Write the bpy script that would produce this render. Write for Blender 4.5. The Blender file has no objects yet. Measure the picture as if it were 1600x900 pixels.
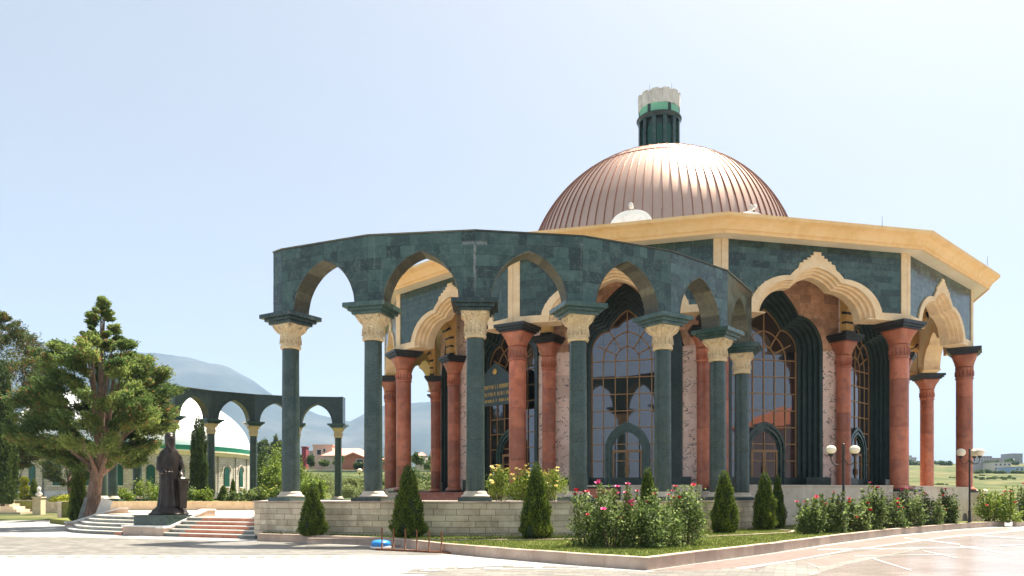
import bpy, math, random
import numpy as np
from mathutils import Matrix, Vector
R = math.radians
PI = math.pi
random.seed(7)
SC = bpy.context.scene

# ------------------------------------------------------------------ camera, sky, sun, exposure
EYE = 1.75
F = 1218.4            # focal length in pixels of the 1600 wide photograph
HY = 778.0            # horizon row
cam = bpy.data.cameras.new('camera')
cam.sensor_width = 36.0
cam.lens = 36.0 * F / 1600.0
cam.shift_y = (HY - 450.0) / 1600.0
cam.clip_start = 0.1
cam.clip_end = 60000
camo = bpy.data.objects.new('camera', cam)
camo.location = (0, 0, EYE)
camo.rotation_euler = (PI / 2, 0, 0)
SC.collection.objects.link(camo)
SC.camera = camo

SUN_AZ = R(45)        # clockwise from +Y (away from camera) towards +X (right)
SUN_EL = R(64)
world = bpy.data.worlds.new('World')
SC.world = world
world.use_nodes = True
wn = world.node_tree.nodes
wn.clear()
sky = wn.new('ShaderNodeTexSky')
sky.sky_type = 'NISHITA'
sky.sun_disc = False
sky.sun_elevation = SUN_EL
sky.sun_rotation = SUN_AZ
sky.altitude = 100
sky.air_density = 0.7
sky.dust_density = 5.0
sky.ozone_density = 1.0
bg = wn.new('ShaderNodeBackground')
bg.inputs['Strength'].default_value = 0.077
wo = wn.new('ShaderNodeOutputWorld')
veil = wn.new('ShaderNodeMix')          # thin even high haze over the whole sky
veil.data_type = 'RGBA'
veil.inputs[0].default_value = 0.55
veil.inputs[7].default_value = (2.72, 2.88, 2.86, 1)
world.node_tree.links.new(sky.outputs[0], veil.inputs[6])
world.node_tree.links.new(veil.outputs[2], bg.inputs[0])
world.node_tree.links.new(bg.outputs[0], wo.inputs[0])

sun = bpy.data.lights.new('sun', 'SUN')
sun.energy = 5.0
sun.angle = R(0.5)
sun.color = (1.0, 0.93, 0.80)
suno = bpy.data.objects.new('sun', sun)
sd = Vector((math.sin(SUN_AZ) * math.cos(SUN_EL), math.cos(SUN_AZ) * math.cos(SUN_EL), math.sin(SUN_EL)))
suno.rotation_euler = sd.to_track_quat('Z', 'Y').to_euler()
suno.location = (60, 40, 90)
SC.collection.objects.link(suno)

SC.view_settings.view_transform = 'Standard'
SC.view_settings.look = 'None'
SC.view_settings.exposure = 1.62
SC.view_settings.gamma = 1.0
SC.view_settings.use_curve_mapping = False
SC.cycles.use_denoising = True
SC.cycles.max_bounces = 8
SC.cycles.diffuse_bounces = 4
SC.cycles.glossy_bounces = 4
SC.cycles.transmission_bounces = 4
SC.cycles.volume_bounces = 1
SC.cycles.caustics_reflective = False
SC.cycles.caustics_refractive = False
SC.cycles.sample_clamp_indirect = 6.0

# ------------------------------------------------------------------ helpers
COL = SC.collection


def P(px, py, Y):
    return Vector(((px - 800) * Y / F, Y, EYE + (HY - py) * Y / F))


def G(px, py, z=0.0):
    Y = F * (EYE - z) / (py - HY)
    return Vector(((px - 800) * Y / F, Y, z))


def link(o, parent=None, M=None):
    COL.objects.link(o)
    if parent is not None:
        o.parent = parent
    if M is not None:
        o.matrix_basis = M
    return o


def tag(o, label=None, cat=None, group=None, kind=None):
    if label: o['label'] = label
    if cat: o['category'] = cat
    if group: o['group'] = group
    if kind: o['kind'] = kind
    return o


def thing(name, label, cat, loc=(0, 0, 0), rz=0.0, group=None, scale=1.0):
    o = bpy.data.objects.new(name, None)
    o.empty_display_size = 0.3
    COL.objects.link(o)
    o.location = loc
    o.rotation_euler = (0, 0, rz)
    o.scale = (scale,) * 3
    return tag(o, label, cat, group, 'thing')


def part_empty(name, parent, M=None):
    o = bpy.data.objects.new(name, None)
    o.empty_display_size = 0.2
    return link(o, parent, M)


def copy_tree(o, parent=None):
    c = o.copy()
    COL.objects.link(c)
    c.parent = parent
    for ch in o.children:
        copy_tree(ch, c)
    return c


def inst(name, mesh, parent=None, M=None):
    return link(bpy.data.objects.new(name, mesh), parent, M)


def Rz(a): return Matrix.Rotation(a, 4, 'Z')
def T(x, y, z): return Matrix.Translation((x, y, z))


class MB:
    """collects shapes into one mesh"""
    def __init__(s):
        s.v = []; s.f = []; s.sm = []

    def add(s, vs, fs, smooth=False):
        b = len(s.v)
        s.v += [tuple(p) for p in vs]
        s.f += [tuple(b + i for i in f) for f in fs]
        s.sm += [smooth] * len(fs)
        return s

    def box(s, x0, x1, y0, y1, z0, z1, M=None):
        vs = [Vector((x, y, z)) for x in (x0, x1) for y in (y0, y1) for z in (z0, z1)]
        if M is not None: vs = [M @ p for p in vs]
        return s.add(vs, [(0, 1, 3, 2), (4, 6, 7, 5), (0, 4, 5, 1), (2, 3, 7, 6), (0, 2, 6, 4), (1, 5, 7, 3)])

    def bar(s, a, b, w, h=None, up=Vector((0, 0, 1))):
        a = Vector(a); b = Vector(b); h = h or w
        d = (b - a).normalized()
        if abs(d.dot(up)) > .98: up = Vector((1, 0, 0))
        x = d.cross(up).normalized(); y = x.cross(d)
        vs = [p + x * (w / 2 * i) + y * (h / 2 * j) for p in (a, b) for i, j in ((-1, -1), (1, -1), (1, 1), (-1, 1))]
        return s.add(vs, [(3, 2, 1, 0), (4, 5, 6, 7), (0, 1, 5, 4), (1, 2, 6, 5), (2, 3, 7, 6), (3, 0, 4, 7)])

    def prism(s, pts, y0, y1, M=None):
        """polygon in (x,z), counter-clockwise from the front, extruded from y0 (front) to y1"""
        n = len(pts)
        vs = [Vector((x, y0, z)) for x, z in pts] + [Vector((x, y1, z)) for x, z in pts]
        if M is not None: vs = [M @ p for p in vs]
        fs = [tuple(range(n)), tuple(range(2 * n - 1, n - 1, -1))]
        fs += [(i, n + i, n + (i + 1) % n, (i + 1) % n) for i in range(n)]
        return s.add(vs, fs)

    def slab(s, pts, z0, z1):
        """plan polygon (x,y), counter-clockwise from above"""
        n = len(pts)
        vs = [(x, y, z1) for x, y in pts] + [(x, y, z0) for x, y in pts]
        fs = [tuple(range(n)), tuple(range(2 * n - 1, n - 1, -1))]
        fs += [(i, n + i, n + (i + 1) % n, (i + 1) % n) for i in range(n)]
        return s.add(vs, fs)

    def lathe(s, prof, n=24, M=None, smooth=True, a0=0.0, a1=2 * PI, cap=True):
        full = abs(a1 - a0 - 2 * PI) < 1e-6
        m = n if full else n + 1
        vs = []
        for r, z in prof:
            for i in range(m):
                a = a0 + (a1 - a0) * i / n
                vs.append(Vector((r * math.sin(a), -r * math.cos(a), z)))
        if M is not None: vs = [M @ p for p in vs]
        fs = []
        for j in range(len(prof) - 1):
            for i in range(n):
                k = (i + 1) % m
                fs.append((j * m + i, j * m + k, (j + 1) * m + k, (j + 1) * m + i))
        s.add(vs, fs, smooth)
        if cap and full:
            b = len(s.v) - len(vs)
            if prof[0][0] > 1e-4: s.f.append(tuple(b + i for i in range(m - 1, -1, -1))); s.sm.append(False)
            if prof[-1][0] > 1e-4: s.f.append(tuple(b + (len(prof) - 1) * m + i for i in range(m))); s.sm.append(False)
        return s

    def loft(s, rings, closed=False, smooth=False):
        """rings: list of equally long point lists"""
        m = len(rings[0])
        vs = [p for r in rings for p in r]
        fs = []
        for j in range(len(rings) - 1):
            for i in range(m if closed else m - 1):
                k = (i + 1) % m
                fs.append((j * m + i, j * m + k, (j + 1) * m + k, (j + 1) * m + i))
        return s.add(vs, fs, smooth)

    def tube(s, pts, rad, n=8, smooth=True, cap=True):
        pts = [Vector(p) for p in pts]
        rings = []
        for i, p in enumerate(pts):
            d = (pts[min(i + 1, len(pts) - 1)] - pts[max(i - 1, 0)]).normalized()
            u = Vector((0, 0, 1)) if abs(d.z) < .9 else Vector((1, 0, 0))
            x = d.cross(u).normalized(); y = x.cross(d)
            r = rad[i] if isinstance(rad, (list, tuple)) else rad
            rings.append([p + (x * math.cos(a) + y * math.sin(a)) * r for a in [2 * PI * k / n for k in range(n)]])
        b = len(s.v)
        s.loft(rings, True, smooth)
        if cap:
            s.f.append(tuple(b + i for i in range(n))); s.sm.append(False)
            s.f.append(tuple(b + (len(pts) - 1) * n + i for i in range(n - 1, -1, -1))); s.sm.append(False)
        return s

    def ball(s, c, r, n=16, m=10, sq=(1, 1, 1)):
        c = Vector(c)
        prof = [(max(1e-5, r * math.sin(PI * j / m)), -r * math.cos(PI * j / m)) for j in range(m + 1)]
        return s.lathe(prof, n, T(*c) @ Matrix.Diagonal((sq[0], sq[1], sq[2], 1)), True, cap=False)

    def mesh(s, name, mat):
        me = bpy.data.meshes.new(name)
        me.from_pydata(s.v, [], s.f)
        me.polygons.foreach_set('use_smooth', s.sm)
        me.validate()
        if mat: me.materials.append(mat)
        return me

    def build(s, name, mat, parent=None, M=None, bevel=0.0):
        o = inst(name, s.mesh(name, mat), parent, M)
        return o


def np_mesh(name, V, Q, mat, tint=None):
    me = bpy.data.meshes.new(name)
    V = np.ascontiguousarray(V, dtype=np.float32); Q = np.ascontiguousarray(Q, dtype=np.int32)
    k = Q.shape[1]
    me.vertices.add(len(V)); me.vertices.foreach_set('co', V.ravel())
    me.loops.add(Q.size); me.loops.foreach_set('vertex_index', Q.ravel())
    me.polygons.add(len(Q))
    me.polygons.foreach_set('loop_start', np.arange(0, Q.size, k, dtype=np.int32))
    me.polygons.foreach_set('loop_total', np.full(len(Q), k, dtype=np.int32))
    me.update(calc_edges=True)
    if tint is not None:
        at = me.attributes.new('tint', 'FLOAT', 'FACE')
        at.data.foreach_set('value', np.ascontiguousarray(tint, dtype=np.float32))
    if mat: me.materials.append(mat)
    return me


# ------------------------------------------------------------------ materials
class NT:
    def __init__(s, name):
        s.m = bpy.data.materials.new(name)
        s.m.use_nodes = True
        s.n = s.m.node_tree.nodes; s.l = s.m.node_tree.links
        s.n.clear()
        s.out = s.n.new('ShaderNodeOutputMaterial')

    def new(s, t, **kw):
        nd = s.n.new(t)
        for k, v in kw.items():
            if k in nd.inputs: nd.inputs[k].default_value = v
            else: setattr(nd, k, v)
        return nd

    def noise(s, vec, scale, detail=5, rough=.55, dist=0.0):
        nd = s.new('ShaderNodeTexNoise', Scale=scale, Detail=detail, Roughness=rough, Distortion=dist)
        s.l.new(vec, nd.inputs['Vector'])
        return nd.outputs[0]

    def ramp(s, fac, stops, interp='LINEAR'):
        nd = s.n.new('ShaderNodeValToRGB')
        nd.color_ramp.interpolation = interp
        el = nd.color_ramp.elements
        while len(el) > 1: el.remove(el[0])
        el[0].position = stops[0][0]; el[0].color = (*stops[0][1], 1)
        for p, c in stops[1:]:
            e = el.new(p); e.color = (*c, 1)
        s.l.new(fac, nd.inputs[0])
        return nd.outputs[0]

    def mix(s, a, b, fac, mode='MIX'):
        nd = s.n.new('ShaderNodeMix'); nd.data_type = 'RGBA'; nd.blend_type = mode
        for v, i in ((fac, 0), (a, 6), (b, 7)):
            if isinstance(v, (int, float)): nd.inputs[i].default_value = v
            elif isinstance(v, tuple): nd.inputs[i].default_value = (*v, 1)
            else: s.l.new(v, nd.inputs[i])
        return nd.outputs[2]

    def math(s, op, a, b=0.0, clamp=False):
        nd = s.n.new('ShaderNodeMath'); nd.operation = op; nd.use_clamp = clamp
        for v, i in ((a, 0), (b, 1)):
            if isinstance(v, (int, float)): nd.inputs[i].default_value = v
            else: s.l.new(v, nd.inputs[i])
        return nd.outputs[0]

    def pos(s): return s.n.new('ShaderNodeNewGeometry').outputs['Position']
    def rnd(s): return s.n.new('ShaderNodeObjectInfo').outputs['Random']

    def finish(s, col, rough=.5, metal=0.0, bump=None, bstr=.3, bdist=.02, spec=.5, **kw):
        b = s.n.new('ShaderNodeBsdfPrincipled')
        if isinstance(col, tuple): b.inputs['Base Color'].default_value = (*col, 1)
        else: s.l.new(col, b.inputs['Base Color'])
        if isinstance(rough, (int, float)): b.inputs['Roughness'].default_value = rough
        else: s.l.new(rough, b.inputs['Roughness'])
        b.inputs['Metallic'].default_value = metal
        b.inputs['Specular IOR Level'].default_value = spec
        for k, v in kw.items(): b.inputs[k].default_value = v
        if bump is not None:
            bn = s.new('ShaderNodeBump', Strength=bstr, Distance=bdist)
            s.l.new(bump, bn.inputs['Height'])
            s.l.new(bn.outputs[0], b.inputs['Normal'])
        s.l.new(b.outputs[0], s.out.inputs[0])
        return s.m


def stone(name, c1, c2, scale=1.5, rough=.5, rnd=.0, grime=None, gscale=.6, bstr=.25, bdist=.01, fine=30, spec=.5, stretch=None, metal=0.0):
    """two tones by noise, a random lightness per piece, fine relief and optional dirt"""
    t = NT(name)
    p = t.pos()
    if stretch:
        mp = t.new('ShaderNodeMapping'); mp.inputs['Scale'].default_value = stretch
        t.l.new(p, mp.inputs[0]); p2 = mp.outputs[0]
    else: p2 = p
    n = t.noise(p2, scale, 8, .6, .6)
    col = t.ramp(n, [(.32, c1), (.68, c2)])
    if rnd:
        f = t.math('MULTIPLY_ADD', t.rnd(), 2 * rnd)
        f.node.inputs[2].default_value = 1 - rnd
        cc = t.new('ShaderNodeCombineColor')
        for i in range(3): t.l.new(f, cc.inputs[i])
        col = t.mix(col, cc.outputs[0], 1.0, 'MULTIPLY')
    if grime:
        g = t.ramp(t.noise(p, gscale, 9, .68), [(.5, (0, 0, 0)), (.72, (1, 1, 1))])
        gi = t.math('MULTIPLY', g, .6)
        col = t.mix(col, grime, gi)
    fn = t.noise(p, fine, 6, .6)
    rr = t.math('MULTIPLY_ADD', fn, .25); rr.node.inputs[2].default_value = rough - .12
    return t.finish(col, rr, metal, fn, bstr, bdist, spec)


MT = {}
MT['green'] = stone('green_marble', (.020, .042, .035), (.046, .080, .066), 2.2, .30, .38, (.11, .145, .125), 1.3, .1, .004)
MT['green_dark'] = stone('green_marble_dark', (.012, .025, .022), (.028, .048, .042), 2.5, .30, .15, (.05, .07, .062), 1.1, .1, .004)
MT['green_soffit'] = stone('green_marble_weathered', (.04, .045, .032), (.13, .12, .08), 5, .5, .5, (.02, .03, .025), 2.5, .3, .01)
MT['green_shaft'] = stone('green_marble_shaft', (.021, .041, .035), (.047, .073, .063), 2.0, .28, .05, (.085, .115, .10), 1.2, .1, .004)
MT['mould'] = stone('arch_stone', (.72, .51, .29), (.82, .64, .42), 2.0, .75, .05, (.56, .40, .22), 1.1, .3, .01)
MT['cream_base'] = stone('column_base_stone', (.50, .42, .32), (.64, .56, .44), 2, .7, .05, (.4, .32, .24), 1.5)
MT['parapet'] = stone('parapet_travertine', (.58, .48, .37), (.72, .62, .50), 1.6, .7, .08, (.42, .33, .24), 1.1, .4, .01)
MT['mortar_pale'] = stone('pale_joint', (.12, .14, .13), (.22, .23, .21), 3, .8)
MT['cream'] = stone('cream_limestone', (.66, .50, .31), (.78, .63, .43), 2.5, .75, .06, (.45, .33, .2), .9, .3, .01)
MT['carved'] = None
MT['cornice'] = stone('yellow_stucco', (.78, .49, .21), (.84, .58, .30), 1.2, .8, .05, (.62, .36, .10), .8, .2, .01, stretch=(1, 1, .35))
MT['yellow'] = stone('ochre_stone', (.66, .40, .13), (.74, .49, .20), 2.5, .75, .08, (.5, .29, .1), .9, .25, .01)
MT['soffit'] = stone('pale_soffit_stucco', (.72, .62, .46), (.78, .69, .54), 1, .85, .03)
MT['red'] = stone('red_marble', (.34, .095, .045), (.50, .168, .088), 1.6, .33, .26, (.10, .05, .045), 1.9, .12, .005)
MT['black'] = stone('black_stone', (.012, .014, .014), (.03, .034, .033), 3, .4, .1)
MT['brass'] = stone('bronze_mullion', (.26, .14, .05), (.34, .19, .075), 4, .45, .1, spec=.5)
MT['white'] = stone('white_paint', (.76, .76, .74), (.82, .82, .8), .8, .55, .02, (.62, .62, .6), .4, .1, .01)
MT['grey_white'] = stone('weathered_white_render', (.52, .49, .45), (.68, .65, .6), 1.5, .85, .05, (.3, .28, .26), 1.2)
MT['aqua'] = stone('aqua_paint', (.16, .42, .28), (.2, .48, .33), 1, .6)
MT['green_glass'] = stone('green_shutter', (.004, .06, .035), (.008, .08, .05), 1, .25)
MT['block'] = stone('wall_block_limestone', (.52, .42, .29), (.70, .60, .45), 1.8, .8, .2, (.28, .21, .14), 1.4, .5, .012)
MT['joint'] = stone('wall_joint_mortar', (.17, .11, .06), (.26, .18, .10), 3, .9)
MT['kerb'] = stone('kerb_travertine', (.42, .30, .225), (.54, .42, .33), 1.3, .65, .14, (.30, .21, .155), 1.2, .4, .01)
MT['white_stone'] = stone('white_marble', (.72, .70, .66), (.84, .82, .78), 1.5, .5, .05, (.5, .47, .42), 1.5)
MT['bronze'] = stone('dark_bronze', (.022, .017, .014), (.05, .038, .03), 3, .36, 0, (.09, .07, .055), 1.6, .4, .02, metal=.55)
MT['iron'] = stone('black_iron', (.012, .010, .010), (.022, .018, .016), 6, .45)
MT['rust'] = stone('rusty_steel', (.13, .045, .02), (.24, .10, .045), 9, .8, .1)
MT['globe'] = stone('opal_globe', (.78, .70, .52), (.84, .78, .62), 1, .25)
MT['blue'] = stone('blue_plastic', (.02, .20, .55), (.03, .26, .65), 2, .35)
MT['bark'] = stone('juniper_bark', (.13, .075, .05), (.30, .20, .145), 5, .95, 0, (.07, .04, .03), 2, 1.0, .05, 14, stretch=(3, 3, .5))
MT['soil'] = stone('dry_soil', (.16, .10, .06), (.28, .19, .12), 3, .95, 0, None, 1, .8, .03)
MT['step'] = stone('grey_green_step', (.09, .105, .095), (.20, .21, .19), 2.4, .5, .2, (.3, .3, .27), 2)
MT['step_red'] = stone('red_step', (.36, .11, .06), (.48, .18, .11), 2.5, .5, .15, (.5, .3, .22), 2)
MT['tread'] = stone('pale_tread', (.58, .55, .48), (.72, .69, .62), 2, .6, .08)
MT['house_wall'] = stone('stone_block_wall', (.38, .33, .27), (.50, .44, .37), 1.5, .9, .05)
MT['gold'] = stone('gold_leaf', (.55, .33, .08), (.65, .4, .12), 5, .35, metal=.6)
MT['cream_plain'] = MT['cream']


def green_tile():
    t = NT('green_marble_tile')
    p = t.pos()
    n = t.noise(p, 2.2, 8, .6, .6)
    col = t.ramp(n, [(.32, (.015, .037, .032)), (.68, (.042, .074, .064))])
    f = t.math('MULTIPLY_ADD', t.rnd(), 1.15); f.node.inputs[2].default_value = .5
    cc = t.new('ShaderNodeCombineColor')
    for i in range(3): t.l.new(f, cc.inputs[i])
    col = t.mix(col, cc.outputs[0], 1.0, 'MULTIPLY')
    vn = t.math('ABSOLUTE', t.math('SUBTRACT', t.noise(p, 1.3, 6, .6, 1.5), .5))
    col = t.mix(col, (.10, .14, .12), t.math('MULTIPLY', t.math('LESS_THAN', vn, .012), .5))
    mp = t.new('ShaderNodeMapping'); mp.inputs['Scale'].default_value = (2.6, 2.6, .16)
    t.l.new(p, mp.inputs[0])
    st = t.ramp(t.noise(mp.outputs[0], 1.6, 7, .65), [(.60, (0, 0, 0)), (.74, (1, 1, 1))])
    sp = t.ramp(t.noise(p, 7, 6, .7), [(.62, (0, 0, 0)), (.72, (1, 1, 1))])
    k = t.math('MULTIPLY', t.math('MAXIMUM', st, t.math('MULTIPLY', sp, .5)), .45)
    col = t.mix(col, (.20, .22, .20), k)
    # lime run-off down two corners of the near arcade
    s_ = t.n.new('ShaderNodeSeparateXYZ'); t.l.new(p, s_.inputs[0])
    for cx, zt, wd in ((-1.46, 11.75, .035), (2.78, 11.9, .02)):
        wob = t.math('MULTIPLY', t.math('SUBTRACT', t.noise(p, 2.5, 4), .5), .10)
        dx = t.math('ABSOLUTE', t.math('ADD', t.math('SUBTRACT', s_.outputs[0], cx), wob))
        line = t.math('SUBTRACT', 1.0, t.math('DIVIDE', dx, wd * 2.2), True)
        fan = t.math('SUBTRACT', 1.0, t.math('DIVIDE', t.math('ABSOLUTE', t.math('SUBTRACT', s_.outputs[2], zt)), .10), True)
        wide = t.math('LESS_THAN', dx, .5 if wd > .03 else .08)
        low = t.math('MULTIPLY', t.math('LESS_THAN', s_.outputs[2], zt), t.math('MULTIPLY', t.math('SUBTRACT', s_.outputs[2], 9.52), .9 if wd > .03 else .35, True))
        k2 = t.math('MAXIMUM', t.math('MULTIPLY', line, low), t.math('MULTIPLY', t.math('MULTIPLY', fan, wide), .8))
        k2 = t.math('MULTIPLY', k2, t.math('MULTIPLY', t.math('MULTIPLY', t.math('SUBTRACT', t.noise(p, 14, 6, .7), .3), 2.6 if wd > .03 else 1.2, True), t.math('LESS_THAN', s_.outputs[1], 33.0)), True)
        col = t.mix(col, (.36, .36, .34), k2)
    fn = t.noise(p, 30, 5)
    rr = t.math('MULTIPLY_ADD', fn, .2); rr.node.inputs[2].default_value = .13
    return t.finish(col, rr, 0, fn, .08, .004)
MT['green'] = green_tile()


def carved():
    t = NT('carved_capital_stone')
    p = t.pos()
    n = t.noise(p, 3, 6)
    col = t.ramp(n, [(.3, (.68, .50, .30)), (.7, (.82, .66, .43))])
    v = t.new('ShaderNodeTexVoronoi', Scale=9.0); v.feature = 'DISTANCE_TO_EDGE'
    t.l.new(p, v.inputs['Vector'])
    e = t.ramp(v.outputs['Distance'], [(0.0, (0, 0, 0)), (.09, (1, 1, 1))])
    n2 = t.noise(p, 9, 3, .5, 2.5)
    b = t.math('ADD', t.math('MULTIPLY', e, .6), n2)
    return t.finish(col, .8, 0, b, .9, .05)
MT['carved'] = carved()


def pink():
    t = NT('pink_marble_black_veins')
    p = t.pos()
    n = t.noise(p, 1.0, 7, .6, .8)
    col = t.ramp(n, [(.3, (.70, .48, .40)), (.7, (.84, .66, .57))])
    mp = t.new('ShaderNodeMapping'); mp.inputs['Scale'].default_value = (1.0, 1.0, 1.9)
    t.l.new(p, mp.inputs[0])
    a = t.noise(mp.outputs[0], 1.05, 3, .5, 2.2)
    d = t.math('ABSOLUTE', t.math('SUBTRACT', a, .5))
    line = t.math('LESS_THAN', d, .022)
    k = t.math('GREATER_THAN', t.noise(p, 2.3, 3, .5), .49)
    col = t.mix(col, (.04, .03, .035), t.math('MULTIPLY', t.math('MULTIPLY', line, k), .85))
    f = t.math('MULTIPLY_ADD', t.rnd(), .3); f.node.inputs[2].default_value = .85
    cc = t.new('ShaderNodeCombineColor')
    for i in range(3): t.l.new(f, cc.inputs[i])
    return t.finish(t.mix(col, cc.outputs[0], 1.0, 'MULTIPLY'), .45)
MT['pink'] = pink()
MT['pink_bounce'] = stone('marble_block_bounce_tint', (.46, .24, .14), (.62, .37, .24), 3, .6, .28, (.12, .07, .05), 2.2, .4, .01)  # upper wall blocks: orange of bounced light painted into the marble colour


def copper():
    t = NT('copper_coated_sheet')
    p = t.pos()
    n = t.noise(p, .5, 6, .6)
    col = t.ramp(n, [(.3, (.54, .365, .275)), (.7, (.60, .42, .325))])
    f = t.noise(p, 3, 5)
    rr = t.math('MULTIPLY_ADD', f, .12); rr.node.inputs[2].default_value = .22
    return t.finish(col, .36, .92)
MT['copper'] = copper()
MT['seam'] = stone('copper_seam', (.26, .12, .075), (.32, .15, .10), 2, .45, 0, metal=.4)


def mirror_glass():
    t = NT('tinted_mirror_glass')
    n = t.noise(t.pos(), .8, 2, .4)
    b = t.n.new('ShaderNodeBsdfPrincipled')
    b.inputs['Base Color'].default_value = (.145, .142, .150, 1)
    b.inputs['Metallic'].default_value = .92
    b.inputs['Roughness'].default_value = .03
    bn = t.new('ShaderNodeBump', Strength=.02, Distance=.02)
    t.l.new(n, bn.inputs['Height']); t.l.new(bn.outputs[0], b.inputs['Normal'])
    t.l.new(b.outputs[0], t.out.inputs[0])
    return t.m
MT['glass'] = mirror_glass()


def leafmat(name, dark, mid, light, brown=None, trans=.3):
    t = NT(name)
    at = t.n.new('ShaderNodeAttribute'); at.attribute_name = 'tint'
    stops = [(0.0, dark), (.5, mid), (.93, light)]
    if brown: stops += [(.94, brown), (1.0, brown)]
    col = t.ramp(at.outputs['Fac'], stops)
    d = t.n.new('ShaderNodeBsdfPrincipled')
    d.inputs['Roughness'].default_value = .6
    d.inputs['Specular IOR Level'].default_value = .3
    t.l.new(col, d.inputs['Base Color'])
    tr = t.n.new('ShaderNodeBsdfTranslucent')
    t.l.new(col, tr.inputs[0])
    mx = t.n.new('ShaderNodeMixShader'); mx.inputs[0].default_value = trans
    t.l.new(d.outputs[0], mx.inputs[1]); t.l.new(tr.outputs[0], mx.inputs[2])
    t.l.new(mx.outputs[0], t.out.inputs[0])
    return t.m
MT['lf_conifer'] = leafmat('juniper_needles', (.055, .10, .028), (.135, .20, .048), (.28, .34, .085), (.34, .17, .07), .5)
MT['lf_cypress'] = leafmat('cypress_needles', (.02, .042, .014), (.05, .085, .02), (.10, .14, .035))
MT['lf_thuja'] = leafmat('thuja_scales', (.03, .055, .010), (.075, .12, .018), (.19, .24, .035))
MT['lf_dark'] = leafmat('dark_needles', (.028, .048, .016), (.07, .10, .026), (.16, .19, .05), (.24, .12, .05), .4)
MT['lf_rose'] = leafmat('rose_leaves', (.04, .075, .018), (.13, .19, .045), (.33, .39, .15), None, .5)  # pale end of the tint also paints leaf glare into the colour
MT['lf_bright'] = leafmat('bright_shrub_leaves', (.08, .13, .015), (.19, .27, .03), (.32, .38, .06))
MT['lf_olive'] = leafmat('olive_leaves', (.13, .17, .05), (.24, .28, .10), (.38, .40, .17))
MT['lf_mid'] = leafmat('garden_leaves', (.04, .075, .02), (.09, .14, .035), (.18, .23, .06))
MT['lf_yellow'] = leafmat('yellow_green_leaves', (.16, .19, .01), (.32, .34, .02), (.5, .48, .05))
MT['grass'] = leafmat('grass_blades', (.09, .13, .02), (.18, .23, .045), (.32, .34, .10))
MT['fl_red'] = stone('red_petals', (.42, .004, .02), (.6, .015, .06), 6, .5, .2)
MT['fl_pink'] = stone('pink_petals', (.62, .03, .18), (.75, .08, .3), 6, .5, .2)
MT['fl_yellow'] = stone('yellow_petals', (.75, .58, .12), (.82, .72, .35), 6, .5, .1)
MT['stem'] = stone('rose_stem', (.10, .07, .03), (.16, .13, .05), 6, .7)


def lawnmat(name, cols, s1=.5, s2=12):
    t = NT(name)
    p = t.pos()
    col = t.mix(t.ramp(t.noise(p, s1, 8, .65), [(.3, cols[0]), (.5, cols[1]), (.7, cols[2])]),
                t.ramp(t.noise(p, s2, 5), [(.35, cols[0]), (.65, cols[2])]), .4)
    return t.finish(col, .95, 0, t.noise(p, s2 * 2, 4), .8, .05, .15)
MT['lawn'] = lawnmat('lawn', ((.09, .105, .022), (.16, .18, .045), (.26, .25, .085)))


def paving(name, c1, c2, bw, bh, ang=0.0, mortar=(.2, .19, .17), rough=.55, offs=.5, msize=.012, spec=.5):
    t = NT(name)
    p = t.pos()
    mp = t.new('ShaderNodeMapping'); mp.inputs['Rotation'].default_value = (0, 0, ang)
    t.l.new(p, mp.inputs[0])
    br = t.n.new('ShaderNodeTexBrick')
    br.offset = offs
    br.inputs['Scale'].default_value = 1
    br.inputs['Brick Width'].default_value = bw; br.inputs['Row Height'].default_value = bh
    br.inputs['Mortar Size'].default_value = msize
    br.inputs['Color1'].default_value = (*c1, 1); br.inputs['Color2'].default_value = (*c2, 1)
    br.inputs['Mortar'].default_value = (*mortar, 1)
    t.l.new(mp.outputs[0], br.inputs['Vector'])
    n = t.ramp(t.noise(p, .35, 9, .7), [(.3, (.70, .69, .66)), (.7, (1.05, 1.05, 1.05))])
    col = t.mix(br.outputs['Color'], n, 1.0, 'MULTIPLY')
    st = t.ramp(t.noise(p, 1.7, 8, .72), [(.60, (1, 1, 1)), (.75, (.72, .70, .67))])
    col = t.mix(col, st, 1.0, 'MULTIPLY')
    fn = t.noise(p, 22, 5)
    rr = t.math('MULTIPLY_ADD', fn, .2); rr.node.inputs[2].default_value = rough - .1
    bm = t.math('SUBTRACT', fn, t.math('MULTIPLY', br.outputs['Fac'], 2.0))
    return t.finish(col, rr, 0, bm, .25, .006, spec)
MT['plaza'] = paving('plaza_pavers', (.36, .35, .33), (.46, .447, .425), .6, .3, .35, (.18, .17, .155))
MT['pav_grey'] = paving('grey_pavers', (.15, .14, .122), (.26, .242, .215), .5, .25, .35, (.10, .092, .08))
MT['pav_pink'] = paving('pink_pavers', (.19, .125, .105), (.24, .165, .14), .4, .2, -.6, (.13, .095, .08))
MT['pav_polish'] = paving('polished_pale_slabs', (.29, .245, .225), (.34, .295, .275), .6, .6, -.6, (.17, .14, .125), .24, .0, .010, .5)
MT['pav_white'] = paving('white_inlay', (.52, .51, .49), (.58, .57, .55), .6, .3, -.6, (.6, .58, .55), .3)
MT['landing'] = paving('landing_slabs', (.62, .52, .42), (.70, .60, .50), .6, .3, -.43, (.4, .33, .27))

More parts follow.
